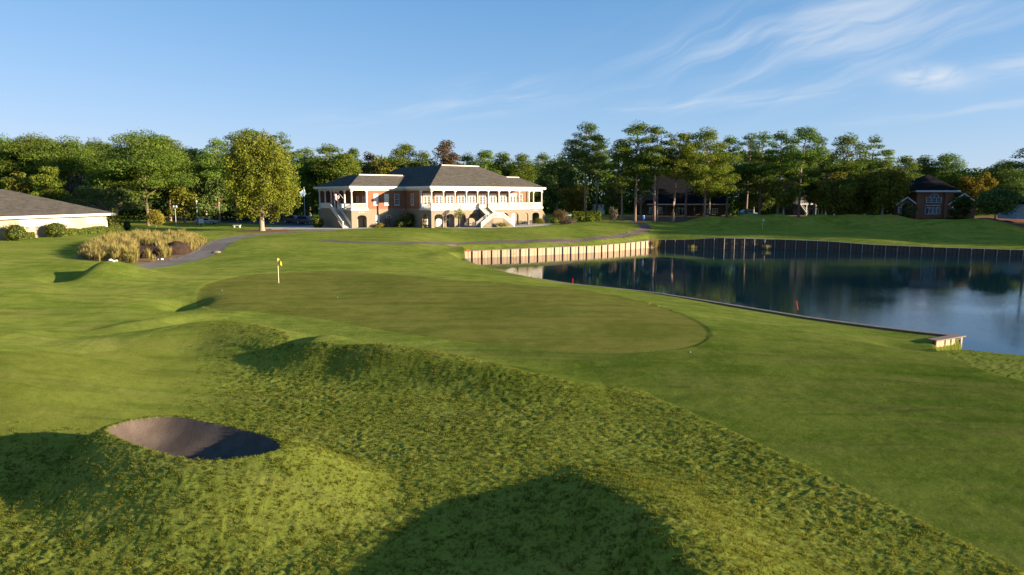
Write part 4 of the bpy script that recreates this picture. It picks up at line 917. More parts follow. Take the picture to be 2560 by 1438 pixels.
def brick_house():
    Y = 157.0; px = lambda p: x_of(p, Y); ox = px(2320); g = 2.5
    root = empty('brick_house', (ox, Y, g)); tag(root, 'two storey brick house with steep dark roof and arched windows in shade', 'house', 'houses beyond the far green')
    X = lambda p: px(p) - ox; Z = lambda py: z_of(py, Y) - g
    x0, x1 = X(2283), X(2357); ze = Z(480)
    m = MB(); m.box(x0, x1, 0, .35, -.6, ze); m.box(x0, x0 + .35, .35, 9, -.6, ze); m.box(x1 - .35, x1 + 1.8, .35, 9, -.6, ze); m.build('wall', M['brick'], root)
    for x in (x0 + .2, x1 - .25): MB().box(x - .4, x + .4, -.5, .0, -.6, ze - .05).build('brick_pier', M['brick'], root)
    MB().box(x0 - .8, x1 + 2.6, -.95, -.8, ze - .05, ze + .35).box(x0 - .7, x1 + 2.5, -.8, 9, ze - .05, ze + .05).build('fascia', M['white'], root)
    m = MB(); xa = X(2330); m.add([(x0 - 2.3, -.9, ze + .36), (x1 + 2.7, -.9, ze + .36), (x1 + 2.7, 10, ze + .36), (x0 - 2.3, 10, ze + .36), (xa, 3.6, ze + 4.1)], [(0, 1, 4), (1, 2, 4), (2, 3, 4), (3, 0, 4), (3, 2, 1, 0)])
    m.add([(x0 - 6, 4, ze + .36), (xa, 4, ze + .36), (xa, 12, ze + .36), (x0 - 6, 12, ze + .36), (x0 - 4, 8, ze + 3.2), (xa, 8, ze + 3.2)], [(0, 1, 5, 4), (1, 2, 5), (2, 3, 4, 5), (3, 0, 4), (3, 2, 1, 0)]); m.build('roof', M['slate'], root)
    simple_window(root, X(2326), 0, Z(507), 3.5, 1.15, 3, 2, 1.0)
    simple_window(root, X(2325), 0, Z(536), 3.5, 2.0, 4, 1); simple_window(root, X(2325), 0, Z(518.5), 3.5, .5, 4, 1)
    # side wings with white gable boards
    for a, b, tag_ in ((2238, 2279, 'l'), (2366, 2432, 'r')):
        xa, xb = X(a), X(b); zb = Z(510); h = (xb - xa) * .36
        w = MB(); w.box(xa, xb, .2, .5, -.6, zb); w.prism([(xa, zb), (xb, zb), ((xa + xb) / 2, zb + h)], .2, .5); wo = w.build('side_wing', M['brick'], root)
        r = MB(); xm = (xa + xb) / 2
        for s in (-1, 1):
            e = xm + s * ((xb - xa) / 2 + .6); r.hexa([(xm, -.2, zb + h + .12), (e, -.2, zb - .28), (e, 8, zb - .28), (xm, 8, zb + h + .12)], [(xm, -.2, zb + h + .3), (e, -.2, zb - .1), (e, 8, zb - .1), (xm, 8, zb + h + .3)])
        r.build('roof', M['slate'], root)
        b_ = MB()
        for s in (-1, 1): b_.beam((xm, -.26, zb + h + .16), (xm + s * ((xb - xa) / 2 + .6), -.26, zb - .24), .12, .3, (0, 0, 1))
        b_.build('gable_board', M['white'], root)
        if tag_ == 'l': simple_window(root, X(2254), .2, Z(532), 2.5, 1.25, 3, 2, .72)
        else: simple_window(root, X(2380), .2, Z(532), 1.6, 1.3, 2, 2)
    MB().box(x0 + 1, x1 - .5, -2.2, -.1, -.6, .05).build('door_step', M['brick'], root)
brick_house()
def dark_house():
    Y = 182.0; ox = x_of(1720, Y); g = 2.4; X = lambda p: x_of(p, Y) - ox; Z = lambda py: z_of(py, Y) - g
    root = empty('dark_house', (ox, Y, g)); tag(root, 'wide dark house with a long post veranda hidden behind tall pine trunks', 'house', 'houses beyond the far green')
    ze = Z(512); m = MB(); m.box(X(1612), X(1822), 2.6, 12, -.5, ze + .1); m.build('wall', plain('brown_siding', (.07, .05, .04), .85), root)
    MB().box(X(1615), X(1822), -.3, -.1, ze - .05, ze + .25).build('fascia', M['white'], root)
    m = MB(); x0, x1 = X(1608), X(1825); m.add([(x0, -.4, ze + .26), (x1, -.4, ze + .26), (x1, 15, ze + .26), (x0, 15, ze + .26), (X(1650), 6.5, Z(440)), (X(1790), 6.5, Z(440))], [(0, 1, 5, 4), (1, 2, 5), (2, 3, 4, 5), (3, 0, 4), (3, 2, 1, 0)]); m.build('roof', M['slate'], root)
    for p in (1640, 1663, 1690, 1709, 1733, 1752, 1775, 1800): MB().box(X(p) - .14, X(p) + .14, -.2, .1, -.5, ze - .05).build('veranda_post', M['timber_dark'], root)
    simple_window(root, X(1642), 2.6, Z(535), 3.6, 1.8, 3, 1); simple_window(root, X(1785), 2.6, Z(533), 3.0, 1.2, 4, 2)
    simple_window(root, X(1705), 2.6, Z(540), 2.6, 2.1, 3, 1, glass='glass')
    d = MB(); xa, xb = X(1600), X(1640); zb = Z(497); d.box(xa, xb, .5, 6, ze, zb); d.prism([(xa, zb), (xb, zb), ((xa + xb) / 2, zb + 2.0)], .5, 6); d.build('dormer', M['timber_dark'], root)
    b_ = MB(); xm = (xa + xb) / 2
    for s in (-1, 1): b_.beam((xm, .3, zb + 2.15), (xm + s * ((xb - xa) / 2 + .3), .3, zb - .1), .14, .3)
    b_.build('gable_board', M['white'], root)
dark_house()
def balcony_house():
    Y = 184.0; ox = x_of(2035, Y); g = 2.4; X = lambda p: x_of(p, Y) - ox; Z = lambda py: z_of(py, Y) - g
    root = empty('balcony_house', (ox, Y, g)); tag(root, 'shaded house with white balcony rail and posts between leafy trees', 'house', 'houses beyond the far green')
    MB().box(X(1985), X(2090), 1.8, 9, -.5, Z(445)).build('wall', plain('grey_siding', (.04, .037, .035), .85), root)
    MB().box(X(1990), X(2082), -.1, 1.8, Z(512), Z(509)).build('balcony_floor', M['white'], root)
    m = MB(); m.box(X(1992), X(2080), -.08, 0, Z(503), Z(502)); n = 44
    for k in range(n): x = X(1992) + (X(2080) - X(1992)) * k / n; m.box(x, x + .05, -.06, -.02, Z(509), Z(503))
    m.build('balcony_rail', M['white'], root)
    for p in (2012, 2035, 2060, 2080): MB().box(X(p) - .12, X(p) + .12, -.05, .19, -.5, Z(512)).build('post', M['white'], root)
    st = MB(); st.beam((X(1994), -.3, Z(511)), (X(2006), -3, 0), .15, .3); st.beam((X(1994), -.3, Z(505)), (X(2006), -3, .9), .08, .08); st.build('outer_stair', M['white'], root)
    r = MB(); r.add([(X(2020), -.6, Z(440)), (X(2100), -.6, Z(440)), (X(2100), 10, Z(440)), (X(2020), 10, Z(440)), (X(2040), 4.5, Z(422)), (X(2085), 4.5, Z(422))], [(0, 1, 5, 4), (1, 2, 5), (2, 3, 4, 5), (3, 0, 4), (3, 2, 1, 0)]); r.build('roof', M['slate'], root)
    simple_window(root, X(2025), 1.8, Z(540), 2.2, 1.9, 2, 1, glass='glass'); simple_window(root, X(2048), 1.8, Z(540), 2.2, 1.9, 2, 1, glass='glass'); simple_window(root, X(2045), 1.8, Z(500), 2.2, 1.6, 2, 2)
balcony_house()
def pale_house(p0, p1, ytop, ybase, Y, label, wallmat, roof=True):
    ox = x_of((p0 + p1) / 2, Y); g = z_of(ybase, Y) - .3; X = lambda p: x_of(p, Y) - ox; Z = lambda py: z_of(py, Y) - g
    root = empty('pale_house', (ox, Y, g)); tag(root, label, 'house', 'houses beyond the far green')
    MB().box(X(p0), X(p1), 0, 6, -.4, Z(ytop)).build('wall', wallmat, root)
    xm = (X(p0) + X(p1)) / 2; m = MB(); gable(m, X(p0), X(p1), .0, 6.2, Z(ytop) + .002, (X(p1) - X(p0)) * .3); m.build('roof', M['slate'], root)
    simple_window(root, X(p0) + (X(p1) - X(p0)) * .5, 0, Z(ybase) + 1.0, 1.3, 1.2, 2, 2, glass='glass')
pale_house(2536, 2590, 508, 540, 150, 'pale blue sided house at the right edge behind dark trees', plain('blue_siding', (.30, .38, .44), .8))
pale_house(1486, 1510, 508, 530, 190, 'small white outbuilding glimpsed between pines right of the clubhouse', M['white'])
# ------------------------------------------------------------------ vegetation
def leaf_mat(name, dark, light, trans=.45, yellow=None, ya=.0, patchy=False):
    m, t = new_mat(name)
    g = t.n('ShaderNodeNewGeometry'); isl = g.outputs['Random Per Island']; ob = t.n('ShaderNodeObjectInfo').outputs['Random']
    co = t.n('ShaderNodeTexCoord').outputs['Object']
    n = t.noise(co, .33, 3)
    f = t.math('ADD', t.math('MULTIPLY', isl, .6), t.math('MULTIPLY', n, .55))
    c = t.mix(t.ramp(f, .25, .95), dark, light)
    if yellow: c = t.mix(t.math('MULTIPLY', t.ramp(t.noise(co, .5, 4), .45, .7), ya), c, yellow)
    c = t.n('ShaderNodeHueSaturation', {'Hue': t.math('ADD', .485, t.math('MULTIPLY', ob, .03)), 'Saturation': 1.0, 'Value': t.math('ADD', .85, t.math('MULTIPLY', ob, .3)), 'Color': c}).outputs[0]
    if patchy:
        q = t.ramp(t.noise(g.outputs['Position'], .45, 5, .65), .36, .66); c = t.mix(1.0, c, t.mix(q, (.70, .76, .70), (1.1, 1.08, 1.0)), 'MULTIPLY')
    d = t.n('ShaderNodeBsdfDiffuse', {'Color': c}); tr = t.n('ShaderNodeBsdfTranslucent', {'Color': c})
    t.n('ShaderNodeOutputMaterial', {'Surface': t.n('ShaderNodeMixShader', {0: trans, 1: d.outputs[0], 2: tr.outputs[0]}).outputs[0]})
    return m
M['pine'] = leaf_mat('pine_needles', (0.060, 0.109, 0.019), (0.172, 0.227, 0.035), .35)
M['pine_y'] = leaf_mat('yellow_pine_needles', (0.076, 0.128, 0.016), (0.208, 0.257, 0.035), .35, (0.266, 0.223, 0.040), .4)
M['pine_d'] = leaf_mat('dark_pine_needles', (0.051, 0.096, 0.024), (0.142, 0.190, 0.043), .3)
M['oak'] = leaf_mat('oak_leaves', (0.065, 0.102, 0.027), (0.172, 0.204, 0.056), .35)
M['maple'] = leaf_mat('maple_leaves', (0.105, 0.146, 0.018), (0.255, 0.270, 0.039), .4, (0.288, 0.230, 0.033), .3)
M['decid'] = leaf_mat('olive_leaves', (0.078, 0.110, 0.017), (0.222, 0.217, 0.037), .4, (0.328, 0.204, 0.034), .4)
M['russet'] = leaf_mat('russet_leaves', (.085, .062, .030), (.175, .120, .058), .4)
M['gold'] = leaf_mat('golden_leaves', (.10, .095, .014), (.235, .195, .032), .4)
M['shrub'] = leaf_mat('shrub_leaves', (0.073, 0.110, 0.017), (0.222, 0.241, 0.034), .3)
M['shrub_y'] = leaf_mat('pale_shrub_leaves', (0.144, 0.145, 0.024), (0.366, 0.300, 0.059), .35)
M['twig'] = leaf_mat('bare_twigs', (0.092, 0.068, 0.050), (0.184, 0.140, 0.104), .1)
M['under'] = leaf_mat('undergrowth_leaves', (0.032, 0.056, 0.013), (0.078, 0.105, 0.028), .25)
M['dunegrass'] = leaf_mat('tall_dry_grass', (.26, .24, .07), (.52, .42, .16), .45, (.26, .28, .05), .5)
M['palm'] = leaf_mat('palm_fronds', (.04, .065, .012), (.11, .13, .03), .35)
M['bark'] = board_mat('pine_bark', (.13, .085, .060), (.27, .19, .145), (3, 3, .6))
M['bark_g'] = board_mat('grey_bark', (.16, .13, .10), (.30, .25, .19), (4, 4, 1))
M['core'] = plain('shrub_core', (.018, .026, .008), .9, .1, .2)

def cards(P, N, size, aspect, rng, droop=0.0):
    """rhombus leaf cards at points P facing about N; returns verts, count"""
    n = len(P)
    Nn = N + rng.normal(0, .55, (n, 3)); Nn /= np.linalg.norm(Nn, axis=1, keepdims=True) + 1e-9
    r = rng.normal(0, 1, (n, 3)); r[:, 2] -= droop
    t = r - (r * Nn).sum(1, keepdims=True) * Nn; t /= np.linalg.norm(t, axis=1, keepdims=True) + 1e-9
    b = np.cross(Nn, t); s = (size * rng.uniform(.65, 1.35, n))[:, None]; w = s * aspect
    return np.stack([P - t * s * .5, P - b * w * .5 + t * s * .05, P + t * s * .5, P + b * w * .5 + t * s * .05], 1).reshape(-1, 3)
def card_mesh(name, V, mat):
    V = np.asarray(V, np.float32); n = len(V); me = bpy.data.meshes.new(name)
    me.vertices.add(n); me.vertices.foreach_set('co', V.ravel()); me.loops.add(n); me.loops.foreach_set('vertex_index', np.arange(n, dtype=np.int32))
    me.polygons.add(n // 4); me.polygons.foreach_set('loop_start', np.arange(0, n, 4, dtype=np.int32)); me.update(calc_edges=True); me.materials.append(mat); return me
def clump_cards(clumps, n_per_m2, size, aspect, rng, up=.35, fill=.35, droop=0.0):
    out = []
    for c, r in clumps:
        c = np.asarray(c, float); r = np.asarray(r, float)
        area = 4 * math.pi * ((r[0] * r[1]) ** 1.6 / 3 + (r[0] * r[2]) ** 1.6 / 3 + (r[1] * r[2]) ** 1.6 / 3) ** (1 / 1.6)
        n = max(10, int(area * n_per_m2)); d = rng.normal(0, 1, (n, 3)); d /= np.linalg.norm(d, axis=1, keepdims=True)
        rad = np.where(rng.random(n) < fill, rng.random(n) ** .5, rng.uniform(.82, 1.12, n))[:, None]
        lump = 1 + .18 * np.sin(d[:, 0:1] * 5 + c[0]) * np.cos(d[:, 1:2] * 6 + c[1]) + .12 * np.sin(d[:, 2:3] * 9 + c[2] * 3)
        P = c + d * r * rad * lump; N = d / r; N /= np.linalg.norm(N, axis=1, keepdims=True); N[:, 2] += up
        out.append(cards(P, N, size, aspect, rng, droop))
    return np.concatenate(out)
def limb(mb, p, q, r0, r1, rng, wig=.12, n=4, sides=5):
    p = np.asarray(p, float); q = np.asarray(q, float); L = np.linalg.norm(q - p); pts = []
    for k in range(n + 1):
        t = k / n; pts.append(p + (q - p) * t + (rng.normal(0, wig * L * .25, 3) if 0 < k < n else 0) + np.array([0, 0, .08 * L * math.sin(math.pi * t)]))
    mb.tube(pts, [r0 + (r1 - r0) * k / n for k in range(n + 1)], sides, cap=False)

def make_pine(H, R, cb, seed, lean=0.0, r0=None, dens=1.0, flat=.42, gap=.25, top_round=.6, double=False, cs=1.0):
    """loblolly pine: bare trunk, crown of separate flattened needle masses from cb*H up"""
    rng = np.random.default_rng(seed); r0 = r0 or .013 * H + .05; tb = MB(); cl = []
    wob = rng.normal(0, .25, (8, 2)); n = 9
    def axis(h): t = h / H; return np.array([lean * H * t ** 1.3 + np.interp(t, np.linspace(0, 1, 8), wob[:, 0]) * t, np.interp(t, np.linspace(0, 1, 8), wob[:, 1]) * t, h])
    tb.tube([axis(H * k / n) - (np.array([0, 0, .5]) if k == 0 else 0) for k in range(n + 1)], [r0 * (1.35 if k == 0 else 1) * (1 - .78 * k / n) for k in range(n + 1)], 8, cap=False)
    if double: tb.tube([axis(H * .93 * k / n) + np.array([.55 + .5 * k / n, .3, -.5 if k == 0 else 0]) for k in range(n + 1)], [r0 * .8 * (1 - .78 * k / n) for k in range(n + 1)], 8, cap=False)
    h = cb * H; ang = rng.uniform(0, 6.28)
    while h < H * .985:
        t = (h / H - cb) / (1 - cb); prof = max(.16, math.sin(math.pi * (.14 + .80 * t ** top_round)))
        k = max(2, int(round(3.4 * prof + rng.uniform(-.4, .8))))
        for j in range(k):
            ang += 2.4 + rng.uniform(-.5, .5)
            if rng.random() < gap * (1 - t): continue
            L = R * prof * rng.uniform(.55, 1.05); a = axis(h)
            tip = a + np.array([math.cos(ang) * L, math.sin(ang) * L, L * rng.uniform(.05, .40)])
            if L > .22 * R: limb(tb, axis(max(h - .15 * L, cb * H * .8)), tip - np.array([0, 0, .25]), r0 * .32 * (1 - .5 * t), .035, rng)
            cr = cs * R * rng.uniform(.28, .44) * (.65 + .5 * prof)
            cl.append((tip, (cr, cr, cr * flat * rng.uniform(.85, 1.3))))
            if L > .65 * R: cl.append((a + (tip - a) * .55 + np.array([0, 0, .2]), (cr * .8, cr * .8, cr * flat * .8)))
        h += H * rng.uniform(.034, .055)
    cl.append((axis(H * .97), (R * .34, R * .34, R * .24)))
    # a few dead limbs below the crown
    for k in range(rng.integers(2, 6)):
        hh = H * rng.uniform(cb * .55, cb); ang = rng.uniform(0, 6.28); L = rng.uniform(.6, 2.0)
        limb(tb, axis(hh), axis(hh) + np.array([math.cos(ang) * L, math.sin(ang) * L, L * .3]), .05, .015, rng, n=3, sides=4)
    return tb, clump_cards(cl, 13 * dens, .43, .36, rng, .35, .4)
def make_broad(H, R, cb, seed, nclump=26, dens=1.0, size=.5, aspect=.6, stems=1, r0=None, ell=1.0, egg=.0, droop=.2):
    """spreading broadleaf: short trunk, forking limbs, crown of overlapping leafy masses"""
    rng = np.random.default_rng(seed); r0 = r0 or .02 * H + .06; tb = MB(); cl = []
    zc = (cb + 1) / 2 * H; hz = (1 - cb) / 2 * H
    fork = np.array([0, 0, cb * H + .22 * (1 - cb) * H])
    for s in range(stems):
        o = np.array([math.cos(s * 2.1) * .3 * (stems > 1), math.sin(s * 2.1) * .3 * (stems > 1), 0])
        tb.tube([o - np.array([0, 0, .5]), o * 1.2 + np.array([0, 0, .35]), o * 1.8 + np.array([.05, 0, cb * H * .7]), o * 2.5 + fork], [r0 * 1.5, r0, r0 * .85, r0 * .6], 8, cap=False)
    if stems == 1: tb.tube([fork, np.array([.1, .1, H * .8])], [r0 * .6, .05], 6, cap=False)
    for k in range(nclump):
        d = rng.normal(0, 1, 3); d /= np.linalg.norm(d); q = rng.uniform(.45, .86)
        zz = d[2] * q; wide = math.sqrt(max(.05, 1 - abs(zz) ** 2.2)) * (1 - egg * max(0, zz)) / max(.3, math.sqrt(max(.02, 1 - zz * zz)))
        c = np.array([d[0] * R * q * wide, d[1] * R * q * wide, zc + zz * hz * 1.02]); cr = R * rng.uniform(.22, .36) * (1 - .35 * egg * max(0, zz))
        cl.append((c, (cr, cr, cr * .78 * ell)))
        limb(tb, fork + np.array([0, 0, max(0, zz) * hz * .6]), c, r0 * .30, .03, rng, .15)
    cl.append((np.array([0, 0, zc]), (R * .55, R * .55, hz * .6)))
    return tb, clump_cards(cl, 8.0 * dens, size, aspect, rng, .3, .35, droop)
CAT = {'pine_tree': 'pine tree', 'broadleaf_tree': 'tree', 'oak_tree': 'oak tree', 'small_tree': 'tree'}
def plant_tree(name, label, x, y, meshes, mat, bark='bark', group=None, rz=0.0, z=None):
    tb, V = meshes; root = empty(name, (x, y, gz(x, y) - .05 if z is None else z), rz); tag(root, label, CAT.get(name, 'tree'), group)
    tb.build('trunk', M[bark], root, smooth=True); link('crown', card_mesh('crown', V, M[mat]), root); return root

# pines and woodland trees: kind, trunk pixel column, distance, pixel row of the top, crown half width in pixels, crown base share, needles, label, options
GL = 'trees behind the low building'; GM = 'trees behind the clubhouse'; GR = 'tall pines right of the clubhouse'; GH = 'trees around the brick house'
TREES = [
 # left, behind the low building
 ('pine', 30, 168, 350, 85, .30, 'pine', 'broad pine at the left edge above the low building roof', GL, {}),
 ('pine', 105, 160, 347, 95, .28, 'pine', 'round topped pine second from the left edge behind the low roof', GL, {}),
 ('pine', 190, 156, 349, 80, .26, 'pine', 'full pine between the left edge and the dark gap, above the oak', GL, {}),
 ('pine', 262, 178, 352, 60, .30, 'pine_d', 'darker pine standing back in the gap left of the tallest left pine', GL, {}),
 ('pine', 374, 142, 338, 100, .34, 'pine', 'large open crowned pine with pale bare limbs above the spreading oak', GL, dict(gap=.34, flat=.36, R=1.0)),
 ('pine', 430, 158, 352, 70, .28, 'pine', 'pine just right of the open crowned pine with pale limbs', GL, {}),
 ('pine', 485, 170, 372, 50, .25, 'pine_d', 'lower pine filling the dip left of the yellow green maple', GL, {}),
 ('broad', 50, 136, 420, 48, .15, 'decid', 'small olive tree behind the roof edge at far left', GL, {}),
 ('pine', 130, 134, 419, 40, .25, 'pine_y', 'small yellow green pine behind the low roof, with a crooked limb', GL, dict(gap=.4)),
 ('broad', 150, 140, 470, 55, .08, 'decid', 'low olive brown tree right behind the low roof slope', GL, {}),
 ('broad', 225, 150, 432, 60, .10, 'twig', 'grey leafless thicket tree between pines above the oak', GL, dict(dens=.8)),
 ('broad', 465, 148, 448, 48, .12, 'decid', 'yellow speckled tree behind the lamp post, left of the maple', GL, {}),
 ('broad', 520, 150, 400, 60, .10, 'oak', 'dark leafy tree close behind the left side of the maple', GL, {}),
 ('pine', 552, 150, 345, 42, .30, 'pine', 'lacy pine rising left of the maple top', GL, dict(gap=.38)),
 ('pine', 598, 160, 330, 48, .30, 'pine_d', 'pine peeping over the left shoulder of the maple', GL, {}),
 ('pine', 636, 165, 322, 48, .30, 'pine_d', 'tallest pine directly behind the maple top', GL, {}),
 ('pine', 715, 158, 332, 42, .34, 'pine', 'layered pine with gaps right of the maple top', GL, dict(gap=.45, flat=.32)),
 # behind the clubhouse
 ('pine', 778, 190, 370, 40, .25, 'pine', 'pine just left of the clubhouse wing roof, behind the flagpole', GM, {}),
 ('pine', 832, 184, 364, 55, .22, 'pine', 'wide pine above the left end of the clubhouse wing', GM, {}),
 ('pine', 870, 180, 385, 45, .20, 'pine_y', 'yellow green pine close above the clubhouse wing roof', GM, {}),
 ('pine', 888, 200, 372, 34, .30, 'pine_d', 'small topped pine behind the wing roof ridge', GM, {}),
 ('broad', 928, 196, 362, 36, .20, 'russet', 'thin russet tree above the wing roof and main roof junction', GM, dict(dens=.55)),
 ('broad', 962, 186, 370, 36, .12, 'decid', 'olive tree left of the main clubhouse roof slope', GM, {}),
 ('pine', 1015, 190, 362, 52, .22, 'pine_y', 'bright green pine above the left hip of the main roof', GM, {}),
 ('pine', 1062, 198, 378, 38, .25, 'pine', 'pine between the bright green pine and the reddish brown tree', GM, {}),
 ('broad', 1112, 186, 343, 46, .30, 'russet', 'tall reddish brown thin crowned tree behind the roof ridge', GM, dict(dens=.6, nclump=34)),
 ('pine', 1172, 200, 386, 42, .22, 'pine', 'pine right of the reddish brown tree above the ridge', GM, {}),
 ('pine', 1214, 196, 379, 46, .22, 'pine', 'pine above the right part of the main roof ridge', GM, {}),
 ('pine', 1258, 200, 383, 42, .22, 'pine', 'pine above the right slope of the main roof', GM, {}),
 ('pine', 1305, 196, 387, 42, .22, 'pine', 'pine above the small pavilion roof at the right end', GM, {}),
 ('pine', 1352, 202, 383, 36, .2, 'pine_d', 'dark pine right behind the clubhouse right eave', GM, {}),
 ('broad', 1392, 182, 388, 56, .08, 'oak', 'tall dark broadleaf tree beside the right end of the clubhouse', GM, dict(nclump=34)),
 ('broad', 1436, 168, 455, 44, .12, 'decid', 'lower lit olive tree behind the clipped hedges', GM, {}),
 # tall pines on the right
 ('pine', 1462, 160, 308, 58, .50, 'pine_d', 'tallest left pine with a long bare trunk behind the clipped hedges', GR, dict(gap=.25, flat=.45)),
 ('pine', 1490, 176, 336, 38, .48, 'pine_d', 'slimmer pine just right of the tall left pine', GR, dict(gap=.35)),
 ('pine', 1553, 154, 362, 46, .38, 'pine_y', 'shorter yellow green pine with a straight trunk by the path head', GR, dict(gap=.3)),
 ('pine', 1586, 153, 307, 62, .48, 'pine', 'tall pine directly above the path head with pale forked limbs', GR, {}),
 ('pine', 1600, 158, 420, 30, .45, 'pine', 'thin low pine with a curved trunk right of the path head', GR, dict(lean=.015)),
 ('pine', 1634, 152, 316, 56, .50, 'pine', 'big pine with a double trunk in front of the dark house', GR, dict(double=True)),
 ('pine', 1680, 151, 332, 50, .50, 'pine_y', 'leaning pine in front of the dark house veranda', GR, dict(lean=.065)),
 ('pine', 1712, 172, 330, 40, .45, 'pine', 'slender pine standing back behind the leaning pine', GR, {}),
 ('pine', 1759, 152, 325, 70, .30, 'pine_y', 'broad yellow green pine with low branches in front of the veranda right end', GR, dict(gap=.2)),
 ('pine', 1814, 168, 341, 50, .28, 'pine', 'full pine right of the broad low branched pine', GR, {}),
 ('pine', 1862, 172, 334, 46, .30, 'pine_d', 'dark pine left of the blue parked car', GR, {}),
 ('pine', 1895, 166, 330, 46, .32, 'pine', 'pine above the far flag, its trunk in shade', GR, {}),
 ('pine', 1940, 160, 327, 48, .34, 'pine', 'pine left of the balcony house with two crossing limbs', GR, {}),
 ('pine', 1992, 156, 321, 66, .40, 'pine', 'wide topped pine with leaning dark trunk in front of the balcony house', GR, dict(lean=.02)),
 ('pine', 2030, 170, 338, 42, .40, 'pine_d', 'narrow pine behind the right side of the wide topped pine', GR, {}),
 ('pine', 2106, 158, 338, 62, .22, 'pine', 'dense pine right of the sky gap above the leafy trees', GR, dict(dens=1.1)),
 ('pine', 2166, 168, 340, 46, .24, 'pine', 'rounded pine behind the dense pine, left of the brick house', GR, {}),
 ('pine', 2208, 166, 374, 34, .2, 'pine_y', 'lower yellowish pine at the right end of the pine row', GR, {}),
 ('broad', 1955, 150, 432, 40, .10, 'decid', 'leafy yellow green tree under the pines left of the balcony house', GR, {}),
 ('broad', 2085, 150, 432, 58, .10, 'decid', 'wide olive tree hiding the right part of the balcony house', GR, dict(nclump=34)),
 ('broad', 2142, 152, 425, 48, .10, 'gold', 'golden olive tree below the dense pine', GR, {}),
 ('broad', 2200, 147, 418, 62, .16, 'decid', 'large olive tree with visible trunk left of the brick house', GR, dict(nclump=34)),
 ('broad', 2018, 160, 428, 46, .34, 'decid', 'leafy tree over the roof of the balcony house', GR, {}),
 ('broad', 1640, 200, 408, 52, .06, 'oak', 'dark tree above the left gable of the dark house', GR, {}),
 ('broad', 1770, 176, 420, 50, .3, 'oak', 'dark leafy tree over the right roof slope of the dark house', GR, {}),
 ('broad', 1535, 172, 430, 40, .06, 'oak', 'dark broadleaf tree behind the yellow green pine by the path', GR, {}),
 ('broad', 1700, 196, 400, 60, .06, 'oak', 'dark tree rising behind the dark house roof', GR, {}),
 ('broad', 1880, 182, 420, 60, .05, 'oak', 'shaded broadleaf tree behind the blue parked car', GR, {}),
 # around and behind the brick house
 ('pine', 2252, 186, 391, 40, .2, 'pine', 'pine just left behind the brick house roof', GH, {}),
 ('pine', 2298, 192, 390, 42, .25, 'pine_d', 'dark pine directly behind the brick house roof peak', GH, {}),
 ('pine', 2350, 188, 386, 48, .25, 'pine', 'uneven topped pine behind the right slope of the brick house roof', GH, dict(gap=.35)),
 ('broad', 2424, 176, 426, 48, .12, 'gold', 'golden tree right of the brick house', GH, {}),
 ('pine', 2490, 182, 410, 60, .12, 'pine_d', 'broad dark green pine between the golden tree and the right edge', GH, {}),
 ('pine', 2545, 190, 420, 44, .12, 'pine', 'pine at the right edge behind the sparse tree', GH, {}),
 ('broad', 2482, 140, 464, 50, .10, 'oak', 'dark shaded broadleaf tree in front of the pale blue house', GH, dict(nclump=32)),
 ('broad', 2395, 150, 486, 28, .10, 'palm', 'small bushy palm like tree beside the brick house window', GH, {}),
 ('pine', 2566, 138, 356, 44, .62, 'pine_d', 'sparse leaning pine cut by the right picture edge', GH, dict(gap=.5, dens=.6, lean=-.03)),
 ('broad', 2265, 151, 500, 20, .10, 'oak', 'small dark tree at the left corner of the brick house', GH, {}),
]
def grow():
    for i, (kind, px, Y, top, hw, cb, mat, label, group, opt) in enumerate(TREES):
        x = x_of(px, Y); g = gz(x, Y) - .05; H = z_of(top, Y) - g; R = hw * Y / F; opt = dict(opt); R *= opt.pop('R', 1.0)
        rz = (i * 2.399) % 6.28 if not (opt.get('lean') or opt.get('double')) else 0.0
        if kind == 'pine':
            lean = opt.pop('lean', 0.0); x0 = x
            if group == GR: opt.setdefault('gap', .34); opt['cs'] = .80; opt['dens'] = opt.get('dens', 1.0) * 1.1
            plant_tree('pine_tree', label, x0, Y, make_pine(H * .985, R * (.98 if group == GR else 1.04), cb,  100 + i, lean, **opt), mat, 'bark', group, rz, g)
        else:
            plant_tree('broadleaf_tree', label, x, Y, make_broad(H, R, cb, 100 + i, **opt), mat, 'bark_g', group, rz, g)
grow()
# the maple on the lawn, left of the clubhouse
def maple():
    x, y = float(_m[0]), float(_m[1]); g = gz(x, y) - .05; H = z_of(331, y) - g; R = 106 * y / F
    rng = np.random.default_rng(5); tb = MB(); cl = []; zb = 1.9
    tb.tube([(0, 0, -.5), (0, 0, .15), (0, 0, .6), (.03, 0, 2.2), (.05, .05, 5), (.1, .1, 9), (.05, 0, 14)], [.75, .58, .45, .40, .30, .2, .06], 10, cap=False)
    zc = (zb + H) / 2; hz = (H - zb) / 2
    for k in range(220):
        d = rng.normal(0, 1, 3); d /= np.linalg.norm(d); q = rng.uniform(.55, .93); zz = d[2]
        z = zc + zz * q * hz; t = (z - zb) / (H - zb)
        prof = (min(1, (t / .30) ** .38) if t < .3 else 1 - .72 * ((t - .3) / .7) ** 1.9)
        c = np.array([d[0], d[1], 0]); c /= np.hypot(*c[:2]) + 1e-6; c = c * R * prof * rng.uniform(.35, .92); c[2] = z
        cr = rng.uniform(.75, 1.25); cl.append((c, (cr, cr, cr * 1.25)))
        if k % 3 == 0: limb(tb, (0, 0, max(2.2, z - np.hypot(*c[:2]) * .9 - 1)), c, .12, .02, rng)
    cl.append((np.array([0, 0, zc - 1]), (R * .6, R * .6, hz * .62)))
    V = clump_cards(cl, 11, .36, .55, rng, .4, .3, .0)
    root = empty('maple_tree', (x, y, g)); tag(root, 'dense egg shaped yellow green maple standing alone in a mulch ring', 'tree')
    tb.build('trunk', M['bark_g'], root, smooth=True); link('crown', card_mesh('crown', V, M['maple']), root)
maple()
